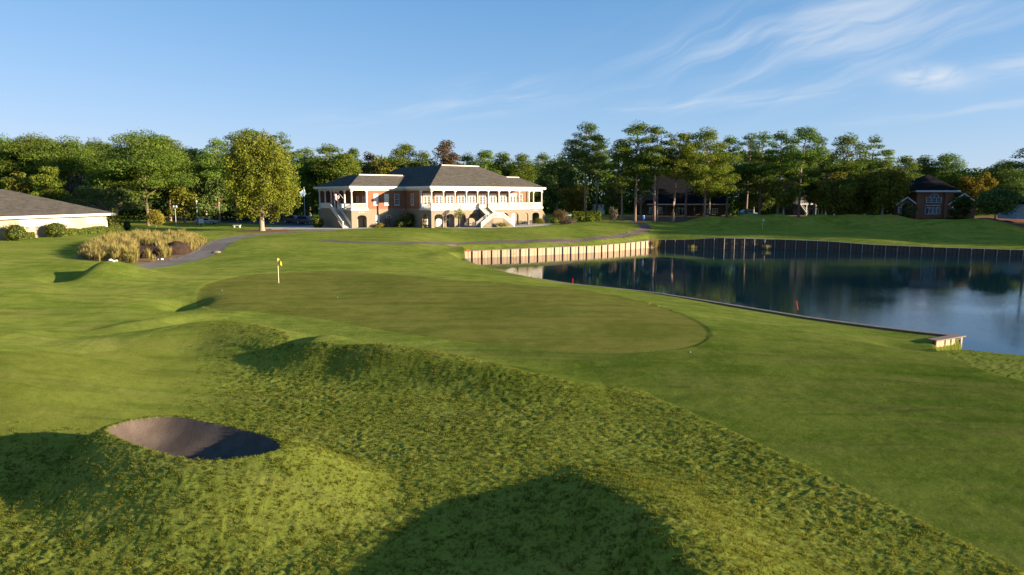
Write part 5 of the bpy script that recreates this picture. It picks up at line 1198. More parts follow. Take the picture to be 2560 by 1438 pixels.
def oak():
    Y = 134; x = x_of(281, Y); g = gz(x, Y) - .05; H = z_of(449, Y) - g; R = 98 * Y / F
    rng = np.random.default_rng(9); tb = MB(); cl = []
    tb.tube([(0, 0, -.5), (0, 0, .2), (.05, 0, 1.5), (-.1, 0, 2.6)], [.6, .42, .34, .36], 9, cap=False)
    for k in range(60):
        a = rng.uniform(0, 6.28); q = rng.uniform(.15, .93) ** .7; z = 2.9 + (H - 2.9) * (1 - q ** 2 * .75) * rng.uniform(.45, .93)
        c = np.array([math.cos(a) * R * q - .9, math.sin(a) * R * .8 * q, z]); cr = rng.uniform(.9, 1.5); cl.append((c, (cr, cr, cr * .6)))
        if k % 2 == 0: limb(tb, (-.1, 0, 2.5), c, .16, .03, rng, .2)
    root = empty('oak_tree', (x, Y, g)); tag(root, 'spreading grey green oak with short trunk beside the low cream building', 'oak tree')
    tb.build('trunk', M['bark_g'], root, smooth=True); link('crown', card_mesh('crown', clump_cards(cl, 10, .34, .6, rng, .35, .35, .3), M['oak']), root)
oak()
# trees along the right bank of the pond: they stand just outside the frame and shade the far mounds and the houses
BANK = ((112, 133, 17, 6), (117, 124, 19, 6.5), (124, 116, 18, 6.5), (124, 127, 20, 7), (133, 108, 20, 7), (138, 118, 18, 7), (128, 137, 18, 7), (142, 100, 19, 7), (146, 128, 20, 7), (136, 141, 21, 7), (124, 143, 19, 6.5), (148, 137, 21, 7))
for i, (x, y, H, R) in enumerate(BANK):
    plant_tree('broadleaf_tree', 'leafy tree number %s in the right bank row past the picture edge' % ['one', 'two', 'three', 'four', 'five', 'six', 'seven', 'eight', 'nine', 'ten', 'eleven', 'twelve'][i], x, y, make_broad(H * 1.28, R, .12, 400 + i, 26, size=.6), 'oak', 'bark_g', 'trees on the right bank of the pond', i * 1.3)

# dark wood behind everything: reads as one mass
def woodland():
    rng = np.random.default_rng(77); cl = []; tb = MB()
    for px in np.arange(-560, 3150, 26):
        for row in range(2):
            Y = rng.uniform(205, 222) + row * 16; x = x_of(px + rng.uniform(-12, 12), Y)
            top = np.interp(px, [-560, 0, 300, 560, 760, 1000, 1330, 1420, 1700, 2000, 2200, 2300, 2560, 3100], [360, 372, 372, 385, 395, 405, 415, 400, 385, 390, 415, 425, 430, 425]) + rng.uniform(-8, 14)
            H = z_of(top, Y) - 2.0
            for k in range(5): cl.append((np.array([x + rng.normal(0, 1.2), Y + rng.normal(0, 1.5), 2.0 + H * (k + .55) / 5]), (3.0, 2.5, H * .12)))
    V = clump_cards(cl, 1.7, 1.0, .65, rng, .3, .3)
    tag(link('woodland', card_mesh('woodland', V, M['pine_d'])), 'unbroken dark woodland closing the view behind the trees', 'woodland', kind='stuff')
    cl = []
    for px in np.arange(-420, 3000, 20):
        if 770 < px < 1400: continue
        Y = rng.uniform(186, 200); x = x_of(px, Y); h = rng.uniform(2.5, 6.5); cl.append((np.array([x, Y, 2.2 + h * .45]), (2.4, 2.0, h * .55)))
    for px in np.arange(-100, 780, 16):
        Y = rng.uniform(158, 172); x = x_of(px, Y); h = rng.uniform(2.5, 7); cl.append((np.array([x, Y, 1.9 + h * .45]), (2.0, 1.6, h * .55)))
    V = clump_cards(cl, 4, .6, .6, rng, .3, .3)
    tag(link('undergrowth', card_mesh('undergrowth', V, M['under'])), 'dark shrubby undergrowth below the trees', 'undergrowth', kind='stuff')
woodland()
# ------------------------------------------------------------------ shrubs and hedges
def shrub(name, label, x, y, R, H, mat='shrub', cat='shrub', group=None, seed=0, z=None, dens=1.0, size=.2, core=True, loose=0.0, sq=False, rz=0.0, ry=None):
    rng = np.random.default_rng(900 + seed); ry = ry or R
    root = empty(name, (x, y, gz(x, y) - .03 if z is None else z), rz); tag(root, label, cat, group)
    if sq:       # clipped block
        n = int((2 * R * 2 * ry + 2 * (2 * R + 2 * ry) * H) * 75 * dens); P = rng.uniform(-1, 1, (n, 3)); ax = rng.integers(0, 5, n)
        P[ax == 0, 0] = -1; P[ax == 1, 0] = 1; P[ax == 2, 1] = -1; P[ax == 3, 1] = 1; P[ax == 4, 2] = 1
        nr = np.sign(P) * (np.abs(P) > .98); P = P * (1 - .10 * (np.abs(P) ** 6).sum(1, keepdims=True) * .5); P = P * np.array([R, ry, H / 2]) * rng.uniform(.93, 1.05, (n, 1)) + np.array([0, 0, H / 2])
        V = cards(P, nr + 1e-3, size, .6, rng)
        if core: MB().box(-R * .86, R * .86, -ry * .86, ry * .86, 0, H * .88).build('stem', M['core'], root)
    else:
        cl = [(np.array([0, 0, H * .5]), (R * .9, ry * .9, H * .52))]
        if loose: cl = [(np.array([rng.uniform(-.5, .5) * R, rng.uniform(-.5, .5) * ry, H * rng.uniform(.3, .75)]), (R * .5, ry * .5, H * .3)) for _ in range(int(7 + 6 * loose))]
        V = clump_cards(cl, 60 * dens / (1 + 1.2 * loose), size, .6, rng, .35, .25 + .3 * loose)
        s = MB()
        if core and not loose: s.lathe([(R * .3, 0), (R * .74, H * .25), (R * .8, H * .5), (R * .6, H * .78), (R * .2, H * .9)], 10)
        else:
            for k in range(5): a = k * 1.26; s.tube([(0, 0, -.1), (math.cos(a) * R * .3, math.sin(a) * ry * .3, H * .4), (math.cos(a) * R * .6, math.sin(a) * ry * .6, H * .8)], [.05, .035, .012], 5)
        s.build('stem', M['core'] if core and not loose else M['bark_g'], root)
    V[:, 2] = np.maximum(V[:, 2], .02)
    link('foliage', card_mesh('foliage', V, M[mat]), root); return root
GSH = 'shrubs along the clubhouse walls'
def cshrub(lx, ly, label, R, H, seed, **k):
    p = club(lx, ly, -.02); return shrub(k.pop('name', 'shrub'), label, p[0], p[1], R, H, seed=seed, z=p[2], group=k.pop('group', GSH), **k)
cshrub(-1.1, 6.6, 'largest rounded clipped bush in the corner of the clubhouse', 1.55, 2.9, 1, size=.16)
cshrub(-2.9, 6.9, 'smaller dark rounded bush left of the bare crape myrtle', .95, 1.7, 2, size=.16)
cshrub(-6.6, 8.0, 'loose pale shrub under the wing windows', 1.0, 1.0, 3, loose=.8, mat='shrub_y', size=.16, dens=.7)
cshrub(-4.7, 8.0, 'taller wispy shrub in front of the small lower wing window', .8, 2.0, 4, loose=1, mat='twig', size=.14, dens=.8)
cshrub(-.4, 1.6, 'low straggling shrub beside the arcade end arch', .8, .9, 5, loose=.8, mat='shrub_y', size=.15, dens=.7)
cshrub(11.6, -6.0, 'low leafy shrubs against the front of the T shaped staircase', 1.9, 1.0, 6, loose=1, mat='shrub_y', size=.16, ry=.6)
cshrub(27.2, .6, 'broad shrub in front of the pavilion arch', 1.3, 1.5, 7, loose=.5, mat='decid', size=.18)
cshrub(31.6, 1.0, 'dark rounded shrub beside the sloping buttress', 1.0, 1.2, 8, size=.18)
cshrub(34.0, 1.5, 'large brownish purple shrub right of the pavilion', 1.9, 2.9, 9, loose=.8, mat='russet', size=.2, core=False)
cshrub(-15.4, 15.5, 'dark clipped bush left of the entrance staircase', 1.3, 1.9, 10, size=.2)
def small_tree(label, lx, ly, H, R, mat, seed, cb=.3, dens=1.0, stems=1, size=.24):
    p = club(lx, ly, -.02); plant_tree('small_tree', label, p[0], p[1], make_broad(H, R, cb, seed, 16, dens=dens * 1.6, size=size, stems=stems, r0=.07), mat, 'bark_g', 'small trees at the clubhouse', 0, p[2])
small_tree('bare twiggy crape myrtle between two dark bushes', -2.1, 6.2, 4.0, 1.15, 'twig', 601, .38, .55)
small_tree('small leafy tree on the terrace in front of the first arches', 4.4, -2.6, 4.1, 1.35, 'decid', 602, .3, .9)
# clipped hedges right of the clubhouse
GHG = 'clipped hedges right of the clubhouse'
for i, (px, py, w, h, lab) in enumerate(((1445, 545, 16, 22, 'long clipped hedge left half, at the foot of the tall left pine'), (1482, 545, 19, 24, 'long clipped hedge right half, at the foot of the tall left pine'),
        (1433, 550, 8, 13, 'small low clipped bush in front of the hedge, left one'), (1452, 550, 8, 14, 'small low clipped bush in front of the hedge, middle one'), (1474, 550, 13, 14, 'wider low clipped bush in front of the hedge, right one'))):
    Y = 150 if h < 20 else 154; x = x_of(px, Y); shrub('hedge', lab, x, Y, w * Y / F, h * Y / F, cat='hedge', group=GHG, seed=20 + i, size=.22, sq=h > 20, ry=1.0 if h > 20 else None)
_Y = 150; shrub('shrub', 'small vase shaped bare shrub at the lawn edge left of the path head', x_of(1531, _Y), _Y, 1.0, 3.2, seed=30, loose=1, mat='twig', size=.2, core=False)
shrub('shrub', 'flat dry purple brown shrub on the lawn right of the terrace', x_of(1420, 143), 143, 2.0, 1.2, seed=31, loose=.7, mat='twig', size=.2, core=False)
for i, (px, Y, w, h, lab, mat) in enumerate(((1785, 160, 14, 12, 'low dark bush under the dark house window', 'under'), (2255, 152, 18, 20, 'rounded bush at the left front of the brick house', 'under'), (2237, 152, 14, 16, 'dark bush beside the bush at the left front of the brick house', 'under'),
        (2345, 152, 18, 13, 'spreading dark bush right of the brick house doors', 'under'), (2378, 151, 22, 16, 'dark bush below the palm like tree', 'under'), (2410, 151, 20, 14, 'dark bush between the palm like tree and the broad dark tree', 'under'), (2180, 150, 16, 10, 'low shaded bush left of the olive tree trunk', 'under'))):
    x = x_of(px, Y); shrub('shrub', lab, x, Y, w * Y / F, h * Y / F, mat=mat, seed=40 + i, size=.24, group='bushes in front of the far houses', loose=.3)
# planting along the low building
_A = np.array([x_of(0, 100), 100.0]); _B = np.array([-71.5, 121.0]); _d = (_B - _A) / np.hypot(*(_B - _A)); _nn = np.array([_d[1], -_d[0]]); _L = np.hypot(*(_B - _A)); _hz = math.atan2(_d[1], _d[0])
def along(s, off): return _A + _d * s + _nn * off
for i in range(11):
    s = 1.0 + i * 2.05; p = along(s, 1.6)
    if 6.0 < s < 8.5: continue
    lab = ['leftmost hedge block at the picture edge', 'hedge block left of the large round bush', '', '', 'hedge block just right of the large round bush', 'fifth hedge block along the cream wall, under the plain wall part', 'hedge block under the left end of the right white panel', 'hedge block under the middle of the right white panel', 'rounded yellowish hedge block near the building corner', 'hedge block at the building corner', 'darker hedge block past the building corner'][i]
    if not lab: continue
    shrub('hedge', lab, p[0], p[1], 1.05, 1.0 + .1 * (i % 3), mat='shrub', cat='hedge', group='hedge along the low building', seed=60 + i, size=.16, sq=True, ry=.6, rz=_hz)
p = along(7.6, 2.4); shrub('shrub', 'large round bush in front of the cream wall', p[0], p[1], 1.75, 2.5, seed=80, size=.17, group='round bushes by the low building')
p = along(.4, 2.4); shrub('shrub', 'round bush cut by the left picture edge', p[0], p[1], 1.6, 2.6, seed=81, size=.17, group='round bushes by the low building')
p = along(_L + 1.3, .2); shrub('shrub', 'tall clipped bush closing the far corner of the cream building', p[0], p[1], 1.5, 3.6, seed=82, size=.2, group='round bushes by the low building')
p = along(_L + 3.6, 1.0); shrub('shrub', 'narrow upright bush beside the oak trunk', p[0], p[1], .7, 2.0, seed=83, size=.18, group='round bushes by the low building')
shrub('shrub', 'pampas like bushy shrub right of the oak', x_of(393, 138), 138, 1.9, 3.4, seed=84, loose=.6, mat='shrub_y', size=.26)

# ------------------------------------------------------------------ dune grass bed
def dune_grass():
    rng = np.random.default_rng(31); V = []
    B = np.array([p[:2] for p in BED]); c = B.mean(0); pts = []
    while len(pts) < 420:
        p = np.array([rng.uniform(B[:, 0].min(), B[:, 0].max()), rng.uniform(B[:, 1].min(), B[:, 1].max())])
        if poly_sd(np.array([p[0]]), np.array([p[1]]), [tuple(q) for q in B])[0] > .25:
            q = proj_px(p[0], p[1])
            if 345 < q[0] < 400 and q[1] > 622 and rng.random() < .93: continue      # the bare mound
            if 415 < q[0] < 465 and q[1] > 622 and rng.random() < .85: continue
            pts.append(p)
    pts = np.array(pts); z = terrain_z(pts[:, 0], pts[:, 1])
    for (x, y), zz in zip(pts, z):
        n = 56; h = rng.uniform(1.15, 2.0) * (.55 + .45 * sstep(.0, 2.5, poly_sd(np.array([x]), np.array([y]), [tuple(q) for q in B]))[0]); a = rng.uniform(0, 6.28, n); r = np.abs(rng.normal(0, .16, n)); sp = rng.uniform(.1, .75, n) * h * .62; L = h * rng.uniform(.6, 1.12, n)
        bx, by = x + np.cos(a) * r, y + np.sin(a) * r; w = .03
        mx, my, mz = bx + np.cos(a) * sp * .35, by + np.sin(a) * sp * .35, zz + L * .62
        tx, ty, tz = bx + np.cos(a) * sp, by + np.sin(a) * sp, zz + L * (1 - .25 * sp / h)
        s, cc = -np.sin(a) * w, np.cos(a) * w
        V.append(np.stack([np.stack([bx, by, np.full(n, zz - .05)], 1), np.stack([mx - s, my - cc, mz], 1), np.stack([tx, ty, tz], 1), np.stack([mx + s, my + cc, mz], 1)], 1).reshape(-1, 3))
    tag(link('dune_grass', card_mesh('dune_grass', np.concatenate(V), M['dunegrass'])), 'tall golden ornamental grass filling the bed beside the cart path', 'ornamental grass', kind='stuff')
def proj_px(x, y):
    z = gz(x, y) - CAM_H; d = y * math.cos(PITCH) - z * math.sin(PITCH); v = y * math.sin(PITCH) + z * math.cos(PITCH); return 1280 + F * x / d, 719 - F * v / d
dune_grass()
def rock(name, label, x, y, r, seed, mat, group=None, sq=(1, 1, .7), rz=0.0, cat='rock'):
    rng = np.random.default_rng(seed); bm = MB(); n, m = 10, 6; vs_ = []
    for i in range(m + 1):
        th = math.pi * i / m
        for k in range(n):
            ph = 2 * math.pi * k / n; rr = r * (1 + .25 * (vnoise(np.array([math.cos(ph) * 1.3 + seed]), np.array([math.sin(ph) * 1.3 + th * 1.2]), seed)[0] - .5) * 2)
            vs_.append((rr * math.sin(th) * math.cos(ph) * sq[0], rr * math.sin(th) * math.sin(ph) * sq[1], rr * math.cos(th) * sq[2]))
    bm.add(vs_, [(i * n + k, (i + 1) * n + k, (i + 1) * n + (k + 1) % n, i * n + (k + 1) % n) for i in range(m) for k in range(n)])
    o = bm.build(name, M[mat], None, True, (x, y, gz(x, y) + r * sq[2] * .3), rz); return tag(o, label, cat, group)
for i, (px, py, r, lab, mat, sq) in enumerate(((438, 636, 1.25, 'large dark brown boulder on the right side of the grass bed', 'boulder', (1.3, .8, .95)), (372, 643, 1.35, 'dark brown earth mound covered in dry stems in the bed', 'boulder', (1.5, 1.0, .75)))):
    p = on_ground(px, py); rock('boulder', lab, p[0], p[1], r, 5 + i, mat, 'dark boulders in the grass bed', sq, .3)
for i, (px, py, r, lab) in enumerate(((380, 634, .26, 'highest white stone right of the dark mound'), (387, 640, .22, 'white stone just below the highest one'), (392, 646, .28, 'white stone midway down the short stone row'), (396, 650, .2, 'small white stone above the lowest of the row'), (405, 650, .3, 'white stone at the right foot of the bed by the path'),
        (276, 653, .32, 'left white stone at the front edge of the bed'), (284, 656, .26, 'middle white stone at the front edge of the bed'), (291, 653, .22, 'right white stone at the front edge of the bed'))):
    p = on_ground(px, py); rock('white_stone', lab, p[0], p[1], r * .62, 40 + i, 'stone', 'white stones in the grass bed')
p = on_ground(540, 632); rock('path_stone', 'flat tan stone on the grass at the bend of the cart path', p[0], p[1],   .42, 77, 'stone_tan', None, (1.3, .7, .4))

# ------------------------------------------------------------------ golf course furniture
def flagstick(label, px, py, Hs, mat, pole, side=1, w=.55):
    p = on_ground(px, py); root = empty('golf_flag', tuple(p)); tag(root, label, 'flagstick', 'flagsticks on the greens')
    MB().tube([(0, 0, -.1), (0, 0, Hs)], .022, 8).build('pole', M[pole], root)
    MB().lathe([(.054, -.02), (.054, .004)], 14).build('cup', M['iron'], root)
    V = []; nx, nz = 7, 5
    for i in range(nx + 1):
        t = i / nx
        for k in range(nz + 1):
            s = k / nz; V.append((.02 + side * w * t * (.62 if t > 0 else 1) , .10 * math.sin(t * 5.5 + s), Hs - .04 - s * (.46 - .12 * t) - .30 * t * t))
    m = MB(); m.add(V, [(i * (nz + 1) + k, (i + 1) * (nz + 1) + k, (i + 1) * (nz + 1) + k + 1, i * (nz + 1) + k + 1) for i in range(nx) for k in range(nz)])
    o = m.build('cloth', M[mat], root, True); md = o.modifiers.new('thick', 'SOLIDIFY'); md.thickness = .006
flagstick('yellow flag on a pale stick at the near green', 697, 708, 2.15, 'yellow', 'paleflag', 1, .5)
flagstick('pale flag on a short stick at the far green across the pond', 1906, 573, 2.1, 'paleflag', 'paleflag', 1, .42)
for px, py, lab, tilt in ((1432, 711, 'red hazard stake near the middle of the bulkhead', .0), (1994, 769, 'leaning red hazard stake along the right part of the bulkhead', .22), (2109, 604, 'thin red hazard stake above the far dark wall', .0)):
    p = on_ground(px, py - (0 if py > 650 else 1)) if py > 650 else np.array(atY(px, py, 121.0))
    if py <= 650: p[2] = gz(p[0], p[1])
    r = empty('hazard_stake', tuple(p)); tag(r, lab, 'stake', 'red hazard stakes round the pond')
    MB().box(-.025, .025, -.025, .025, -.2, .52).build('shaft', M['red'], r); MB().hexa([(-.025, -.025, .52), (.025, -.025, .52), (.025, .025, .52), (-.025, .025, .52)], [(-.01, -.01, .57), (.01, -.01, .57), (.01, .01, .57), (-.01, .01, .57)]).build('tip', M['red'], r); r.rotation_euler = (0, -tilt, 0)
p = np.array(WALL_SUN[0]); r = empty('orange_marker', (p[0] + .9, p[1] - 1.2, gz(p[0] - .3, p[1] - 1.2))); tag(r, 'small orange marker on the bank at the left end of the sunlit wall', 'marker'); MB().box(-.3, .3, -.05, .05, -.2, .16).build('board', M['orange'], r); MB().box(-.04, .04, .05, .09, -.3, .1).build('peg', M['timber'], r)
for px, py, lab in ((555, 727, 'tiny white golf ball on the left of the green'), (1726, 882, 'tiny white golf ball just off the front of the green'), (844, 744, 'tiny white golf ball right of the flagstick')):
    p = on_ground(px, py); m = MB(); m.lathe([(.004, -.03), (.022, -.022), (.03, 0), (.022, .022), (.004, .03)], 10); tag(m.build('golf_ball', M['white'], None, True, (p[0], p[1], p[2] + .03)), lab, 'golf ball', 'golf balls')
# ball washer / cooler at the path head and small tee objects
def cooler(px, Y, label, mat):
    x = x_of(px, Y); r = empty('drink_cooler', (x, Y, gz(x, Y))); tag(r, label, 'cooler', 'course stands under the pines')
    MB().tube([(0, 0, -.1), (0, 0, .7)], .06, 8).build('stand', M['iron'], r); MB().lathe([(.24, .7), (.29, .75), (.29, 1.35), (.24, 1.4)], 12).build('barrel', M[mat], r); MB().lathe([(.3, 1.4), (.3, 1.48), (.1, 1.54)], 12).build('lid', M['white'], r)
cooler(1607, 151, 'blue drink cooler on a stand beside the path head', 'blue'); cooler(2055, 152, 'teal cooler in the shade left of the leafy trees', 'under' if False else 'cloth_sky')
x = x_of(2437, 148); r = empty('tee_sign', (x, 148, gz(x, 148))); tag(r, 'small white post sign standing in the shaded grass at right', 'sign'); MB().box(-.06, .06, -.06, .06, -.2, .7).build('post', M['white'], r); MB().box(-.3, .3, -.09, -.06, .55, 1.0).build('board', M['white'], r)

# reeds at the joint of the walls and a few on the far wall
def reeds(label, x, y, h, n, seed):
    rng = np.random.default_rng(seed); a = rng.uniform(0, 6.28, n); r0 = np.abs(rng.normal(0, .35, n)); L = h * rng.uniform(.6, 1.1, n); w = .03; sp = L * rng.uniform(.05, .35, n)
    bx, by = np.cos(a) * r0, np.sin(a) * r0; mx, my = bx + np.cos(a) * sp * .4, by + np.sin(a) * sp * .4
    V = np.stack([np.stack([bx, by, np.full(n, -.1)], 1), np.stack([mx - w, my, L * .6], 1), np.stack([bx + np.cos(a) * sp, by + np.sin(a) * sp, L], 1), np.stack([mx + w, my, L * .6], 1)], 1).reshape(-1, 3)
    o = link('reeds', card_mesh('reeds', V, M['dunegrass']), None, (x, y, WATER_Z)); tag(o, label, 'reeds', 'reeds along the pond walls')
reeds('tall yellow reeds where the sunlit wall meets the dark wall', 26.6, 127.2, 1.9, 260, 1)
reeds('small reed clump at the foot of the dark wall', x_of(1920, 122.5), 122.6, .9, 70, 2)
reeds('tiny reed clump on the dark wall left of the first grey posts', 33.5, 126.0, .7, 60, 3)

# ------------------------------------------------------------------ terrace furniture
def furniture():
    GT, GC = 'terrace tables', 'terrace chairs'
    first = None
    tbl = [((6.2, -3.6), 'round black table at the left end of the terrace, behind the small tree'), ((8.6, -2.8), 'round black table between the small tree and the front stairs'), ((18.6, -2.8), 'round black table just right of the front stairs'), ((22.4, -2.2), 'round black table near the right end of the terrace')]
    tproto = None; cproto = None
    for i, ((lx, ly), lab) in enumerate(tbl):
        p = club(lx, ly, .02)
        if tproto is None:
            t = empty('patio_table', p); MB().lathe([(.55, .70), (.57, .72), (.57, .74), (.55, .75)], 16).build('tabletop', M['iron'], t)
            for k in range(4): a = k * math.pi / 2 + .4; MB().tube([(math.cos(a) * .45, math.sin(a) * .45, 0), (math.cos(a) * .3, math.sin(a) * .3, .7)], .022, 6).build('leg', M['iron'], t)
            tproto = t
        else: t = copy_tree(tproto); t.location = p
        tag(t, lab, 'table', GT)
        for k in range(4):
            a = k * math.pi / 2 + .3 * i; q = club(lx + .95 * math.cos(a), ly + .95 * math.sin(a), .02); rz = a + math.radians(39) + math.pi / 2
            if cproto is None:
                c = empty('patio_chair', q); MB().box(-.24, .24, -.24, .24, .41, .45).build('seat', M['iron'], c)
                b = MB()
                for s in range(6): b.box(-.22 + s * .08, -.2 + s * .08, -.26, -.235, .45, .88)
                b.box(-.25, .25, -.27, -.23, .86, .92); b.build('backrest', M['iron'], c)
                for sx in (-1, 1):
                    for sy in (-1, 1): MB().tube([(sx * .23, sy * .23, 0), (sx * .21, sy * .21, .42)], .018, 6).build('leg', M['iron'], c)
                    MB().box(sx * .25 - .02, sx * .25 + .02, -.24, .2, .63, .67).build('armrest', M['iron'], c)
                cproto = c
            else: c = copy_tree(cproto); c.location = q
            c.rotation_euler = (0, 0, rz)
            tag(c, ['black chair on the right side of the ', 'black chair on the far side of the ', 'black chair on the left side of the ', 'black chair on the near side of the '][k] + ['table behind the small tree', 'table left of the front stairs', 'table right of the front stairs', 'table at the right terrace end'][i], 'chair', GC)
    q = club(1.2, 1.6, 3.5); c = copy_tree(cproto); c.location = q; c.rotation_euler = (0, 0, .6); tag(c, 'pale chair alone on the upper porch at its left end', 'chair', GC)
    for ch in c.children: ch.data = ch.data.copy(); ch.data.materials.clear(); ch.data.materials.append(M['cloth_sky'])
furniture()

# ------------------------------------------------------------------ flags, lamps, cars, sign
def flag_cloth(name, par, L, Hh, pieces, loc, rot, sag=.35):
    """hanging cloth with each colour field its own faces; pieces(u, v) -> material slot"""
    m = MB(); nx, nz = 20, 13
    V = [(L * i / nx * .75, .16 * math.sin(i / nx * 7 + k * .25) * (i / nx), -Hh * k / nz - sag * L * (i / nx) ** 1.5) for i in range(nx + 1) for k in range(nz + 1)]
    for i in range(nx):
        for k in range(nz):
            m.cur = pieces((i + .5) / nx, k); b = len(m.v); m.add([V[i * (nz + 1) + k], V[(i + 1) * (nz + 1) + k], V[(i + 1) * (nz + 1) + k + 1], V[i * (nz + 1) + k + 1]], [(0, 1, 2, 3)])
    m.cur = 0; o = m.build(name, [M['cloth_red'], M['cloth_white'], M['cloth_blue'], M['cloth_sky']], par, True, loc); o.rotation_euler = rot; return o
def porch_flag():
    p = club(-11.75, 12.1, 5.4); r = empty('porch_flag', p, math.radians(39)); tag(r, 'red white and blue striped flag hanging from an angled pole on the left porch', 'flag')
    MB().tube([(0, 0, 0), (-1.3, -.5, 1.15)], .03, 8).build('pole', M['white'], r)
    flag_cloth('cloth', r, 1.5, .95, lambda u, k: 2 if (u < .42 and k < 7) else (0 if k % 2 == 0 else 1), (-1.3, -.5, 1.1), (0, math.radians(62), math.radians(20)), .1)
porch_flag()
def flagpole():
    Y = 148; x = x_of(765, Y); g = gz(x, Y); H = z_of(470, Y) - g; r = empty('flagpole', (x, Y, g)); tag(r, 'tall grey flagpole left of the clubhouse with a limp pale blue flag', 'flagpole')
    MB().tube([(0, 0, -.2), (0, 0, H)], [.09, .05], 8).build('pole', M['steel'], r); MB().lathe([(.02, 0), (.1, .07), (.1, .12), (.02, .2)], 10).build('finial', M['steel'], r, loc=(0, 0, H))
    flag_cloth('cloth', r, 1.5, 1.3, lambda u, k: 3 if u > .3 else 1, (.06, 0, H - .2), (0, math.radians(55), 0), .2)
flagpole()
def lamp(px, Y, ytop, label, heads):
    x = x_of(px, Y); g = gz(x, Y); H = z_of(ytop, Y) - g; r = empty('lamp_post', (x, Y, g)); tag(r, label, 'lamp post', 'lamp posts by the car park')
    MB().tube([(0, 0, -.2), (0, 0, .4), (0, 0, H - .25)], [.1, .07, .05], 8).build('post', M['steel'], r)
    for s in ((0,) if heads == 1 else (-.28, .28)):
        if heads > 1: MB().tube([(0, 0, H - .3), (s, 0, H - .25)], .03, 6).build('arm', M['steel'], r)
        MB().lathe([(.06, -.3), (.2, -.22), (.24, -.05), (.16, .12), (.05, .2)], 10).build('lamp_globe', M['bulb'], r, True, (s, 0, H))
lamp(443, 142, 516, 'shorter lamp post with two heads at the car park edge', 2); lamp(497, 146, 503, 'taller single globe lamp post behind the white board', 1)
def board():
    Y = 140; x = x_of(506, Y); g = gz(x, Y); r = empty('notice_board', (x, Y, g)); tag(r, 'white notice board on legs at the car park left of the maple', 'notice board')
    MB().box(-.5, .5, -.04, .04, .55, 1.5).build('panel', M['white'], r)
    for s in (-.42, .42): MB().box(s - .04, s + .04, -.03, .03, -.2, .55).build('leg', M['steel'], r)
    MB().box(-.36, .36, -.05, -.04, .85, .98).build('print', M['steel'], r)
board()
def bench():
    Y = 132; x = x_of(595, Y); r = empty('white_bench', (x, Y, gz(x, Y))); tag(r, 'small white slab bench on the grass left of the maple trunk', 'bench')
    MB().box(-.7, .7, -.25, .25, .40, .5).build('seat', M['white'], r)
    for s in (-.5, .5): MB().box(s - .08, s + .08, -.2, .2, -.1, .40).build('leg', M['white'], r)
bench()
def car(label, x, y, rz, body, kind='suv'):
    g = gz(x, y); r = empty('parked_car', (x, y, g), rz); tag(r, label, 'car', 'parked cars')
    h = 1.0 if kind == 'suv' else .82; top = 1.75 if kind == 'suv' else 1.42
    prof = [(-2.25, .35), (2.25, .35), (2.32, .7), (2.2, h - .05), (1.1, h + .05), (.45, top - .05), (-1.4, top), (-2.15, h + .1), (-2.3, .75)]
    m = MB(); m.prism(prof, -.85, .85); o = m.build('body', body, r); bv = o.modifiers.new('bevel', 'BEVEL'); bv.width = .1; bv.segments = 2; bv.limit_method = 'ANGLE'
    gl = MB(); 
    for s in (-.856, .84): gl.prism([(.95, h + .08), (.42, top - .14), (-1.3, top - .1), (-1.85, h + .12)], s, s + .016)
    gl.build('side_glass', M['glass'], r); MB().hexa([(1.14, -.72, h + .03), (1.16, .72, h + .03), (1.04, .72, h + .12), (1.02, -.72, h + .12)], [(.56, -.66, top - .16), (.56, .66, top - .16), (.44, .66, top - .06), (.44, -.66, top - .06)]).build('windscreen', M['glass'], r)
    for sx in (-1.4, 1.4):
        for sy in (-.86, .86):
            w = MB(); w.tube([(sx, sy - .1, .34), (sx, sy + .1, .34)], .34, 14); wo = w.build('wheel', M['tyre'], r); MB().tube([(sx, sy - .108, .34), (sx, sy + .108, .34)], .19, 10).build('rim', M['steel'], wo)
    for sy in (-.62, .62): MB().box(2.24, 2.33, sy - .18, sy + .18, .68, .82).build('headlight', M['bulb'], r); MB().box(-2.32, -2.22, sy - .14, sy + .14, .75, .95).build('tail_light', M['red'], r)
def paint(name, col):
    m, t = new_mat(name); b = principled(t, Base_Color=col, Roughness=.28); b.inputs['Specular IOR Level'].default_value = .6; b.inputs['Coat Weight'].default_value = .6; return m
NAVY, CHAR, AQUA, WHT = paint('navy_paint', (.02, .035, .075)), paint('charcoal_paint', (.03, .032, .036)), paint('pale_blue_paint', (.18, .34, .44)), paint('car_white_paint', (.32, .32, .33))
car('dark navy car parked directly left of the clubhouse stairs', x_of(768, 145), 145, -.3, NAVY, 'suv')
car('charcoal car parked behind the right edge of the maple crown', x_of(735, 150), 150, -.2, CHAR, 'suv')
car('low white car in the shade beside the notice board', x_of(519, 146), 146, .1, WHT, 'car')
car('pale blue car parked beyond the pines on the right', x_of(1868, 178), 178, .2, AQUA, 'suv')
car('silver grey car glimpsed right of the clubhouse behind the hedges', x_of(1415, 168), 168, .3, paint('silver_paint', (.35, .38, .42)), 'car')

